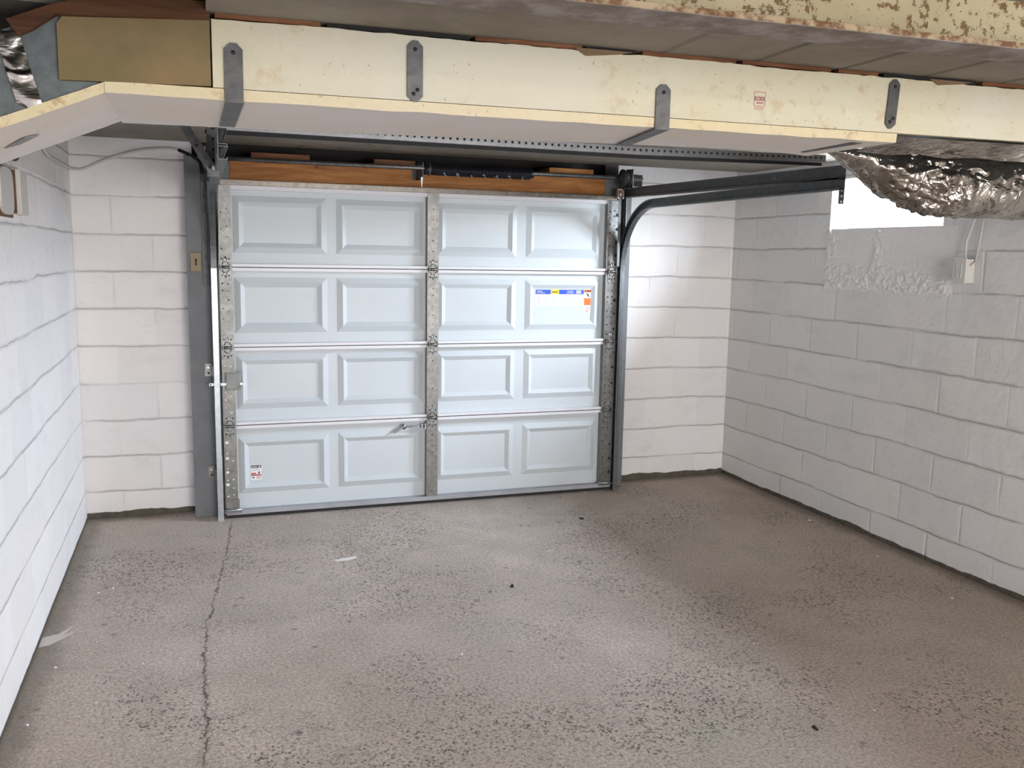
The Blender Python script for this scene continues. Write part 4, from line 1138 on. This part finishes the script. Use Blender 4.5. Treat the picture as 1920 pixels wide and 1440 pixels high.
# ================================================================== FLOOR LITTER
def chip(name, x, y, pts, h, mat, label, cat, group=None):
    s = MB(); s.prism([(x + a, y + b, 0.0005) for a, b in pts], (0, 0, h))
    o = s.build(name, mat, None, origin=(x, y, 0.0005)); tag(o, label, cat, group); return o
chip('pale_flake', -0.655, -0.865, [(-0.060, -0.004), (-0.02, 0.018), (0.025, 0.026), (0.055, 0.030), (0.060, 0.018), (0.050, 0.004), (0.010, -0.016), (-0.030, -0.018)], 0.0015, M_CHIP_W, 'large white paint flake lying on the floor below the left door half', 'paint flake')
chip('pale_flake', 0.34, -1.03, [(-0.04, -0.01), (0.02, 0.016), (0.05, 0.010), (0.03, -0.012)], 0.001, Mat('pale_floor_smear', (0.60, 0.50, 0.44), 0.7).m, 'pale flat smear on the floor in front of the right door half', 'smear')  # flat patch, paler than the concrete around it
def scrap(x, y, r, mat, label, cat, group=None, up=0.5):
    rg = random.Random(int(x * 1000) + int(y * 77))
    s = MB(); n = 7
    base = [(x + r * rg.uniform(.6, 1.2) * math.cos(2 * PI * k / n), y + 1.6 * r * rg.uniform(.6, 1.2) * math.sin(2 * PI * k / n), 0.0005) for k in range(n)]
    topv = [(x + (a - x) * .55, y + (b - y) * .55, 0.0005 + r * up * rg.uniform(.6, 1.3)) for a, b, _ in base]
    s.quadset(base + topv, [tuple(range(n - 1, -1, -1)), tuple(range(n, 2 * n))] + [(k, (k + 1) % n, n + (k + 1) % n, n + k) for k in range(n)])
    o = s.build('leaf_scrap' if mat is M_CHIP_D else 'paint_crumb', mat, None, origin=(x, y, 0.0005)); tag(o, label, cat, group)
scrap(0.011, -1.442, 0.008, M_CHIP_D, 'tiny black scrap standing on the floor near the middle', 'scrap', up=1.6)
scrap(0.540, -2.903, 0.009, M_CHIP_D, 'small black scrap on the floor at the lower right', 'scrap', up=0.8)
scrap(0.750, -0.545, 0.016, M_CHIP_D, 'dark leaf scrap on the floor near the right end of the door', 'scrap', up=0.2)
CR = 'white crumbs scattered on the floor'
for (x, y, r, lab) in [
        (-1.831, -1.719, .006, 'white chip on the floor at the foot of the left wall'),
        (-1.668, -2.037, .004, 'white crumb on the floor left of the long crack'),
        (-1.536, -1.774, .004, 'white crumb between the left wall and the long crack'),
        (-1.755, -0.994, .005, 'white crumb near the far left corner, closest to the wall'),
        (-1.700, -0.950, .005, 'white crumb near the far left corner, farther from the wall'),
        (-1.858, -2.127, .005, 'nearest white crumb along the left wall'),
        (-0.403, -2.045, .005, 'white crumb in the open middle of the floor'),
        (2.020, -0.950, .007, 'white crumb at the foot of the right wall, far end'),
        (2.001, -1.126, .004, 'second white crumb along the right wall from the far corner'),
        (1.954, -1.580, .005, 'white crumb on the floor below the wall switch'),
        (1.872, -2.148, .006, 'nearest white crumb along the right wall'),
        (0.723, -2.293, .004, 'white crumb on the right half of the open floor'),
        (0.811, -2.866, .004, 'white crumb to the right of the black scrap at lower right'),
        (-0.857, -0.070, .005, 'white crumb under the left end of the garage door'),
        (1.001, -0.020, .006, 'white crumb under the right end of the garage door'),
        (1.489, 0.066, .005, 'white crumb at the foot of the back wall, right of the door')]:
    scrap(x, y, r, M_CHIP_W, lab, 'crumb', CR, up=0.6)
chip('paint_smear', -1.870, -1.46, [(-0.045, -0.06), (-0.01, -0.05), (0.05, 0.02), (0.075, 0.07), (0.03, 0.03), (0.055, 0.12), (0.01, 0.05), (-0.045, 0.03)], 0.001, Mat('pinkish_paint_smear', (0.62, 0.53, 0.50), 0.7).m, 'pinkish white paint smear on the floor against the left wall', 'paint smear')
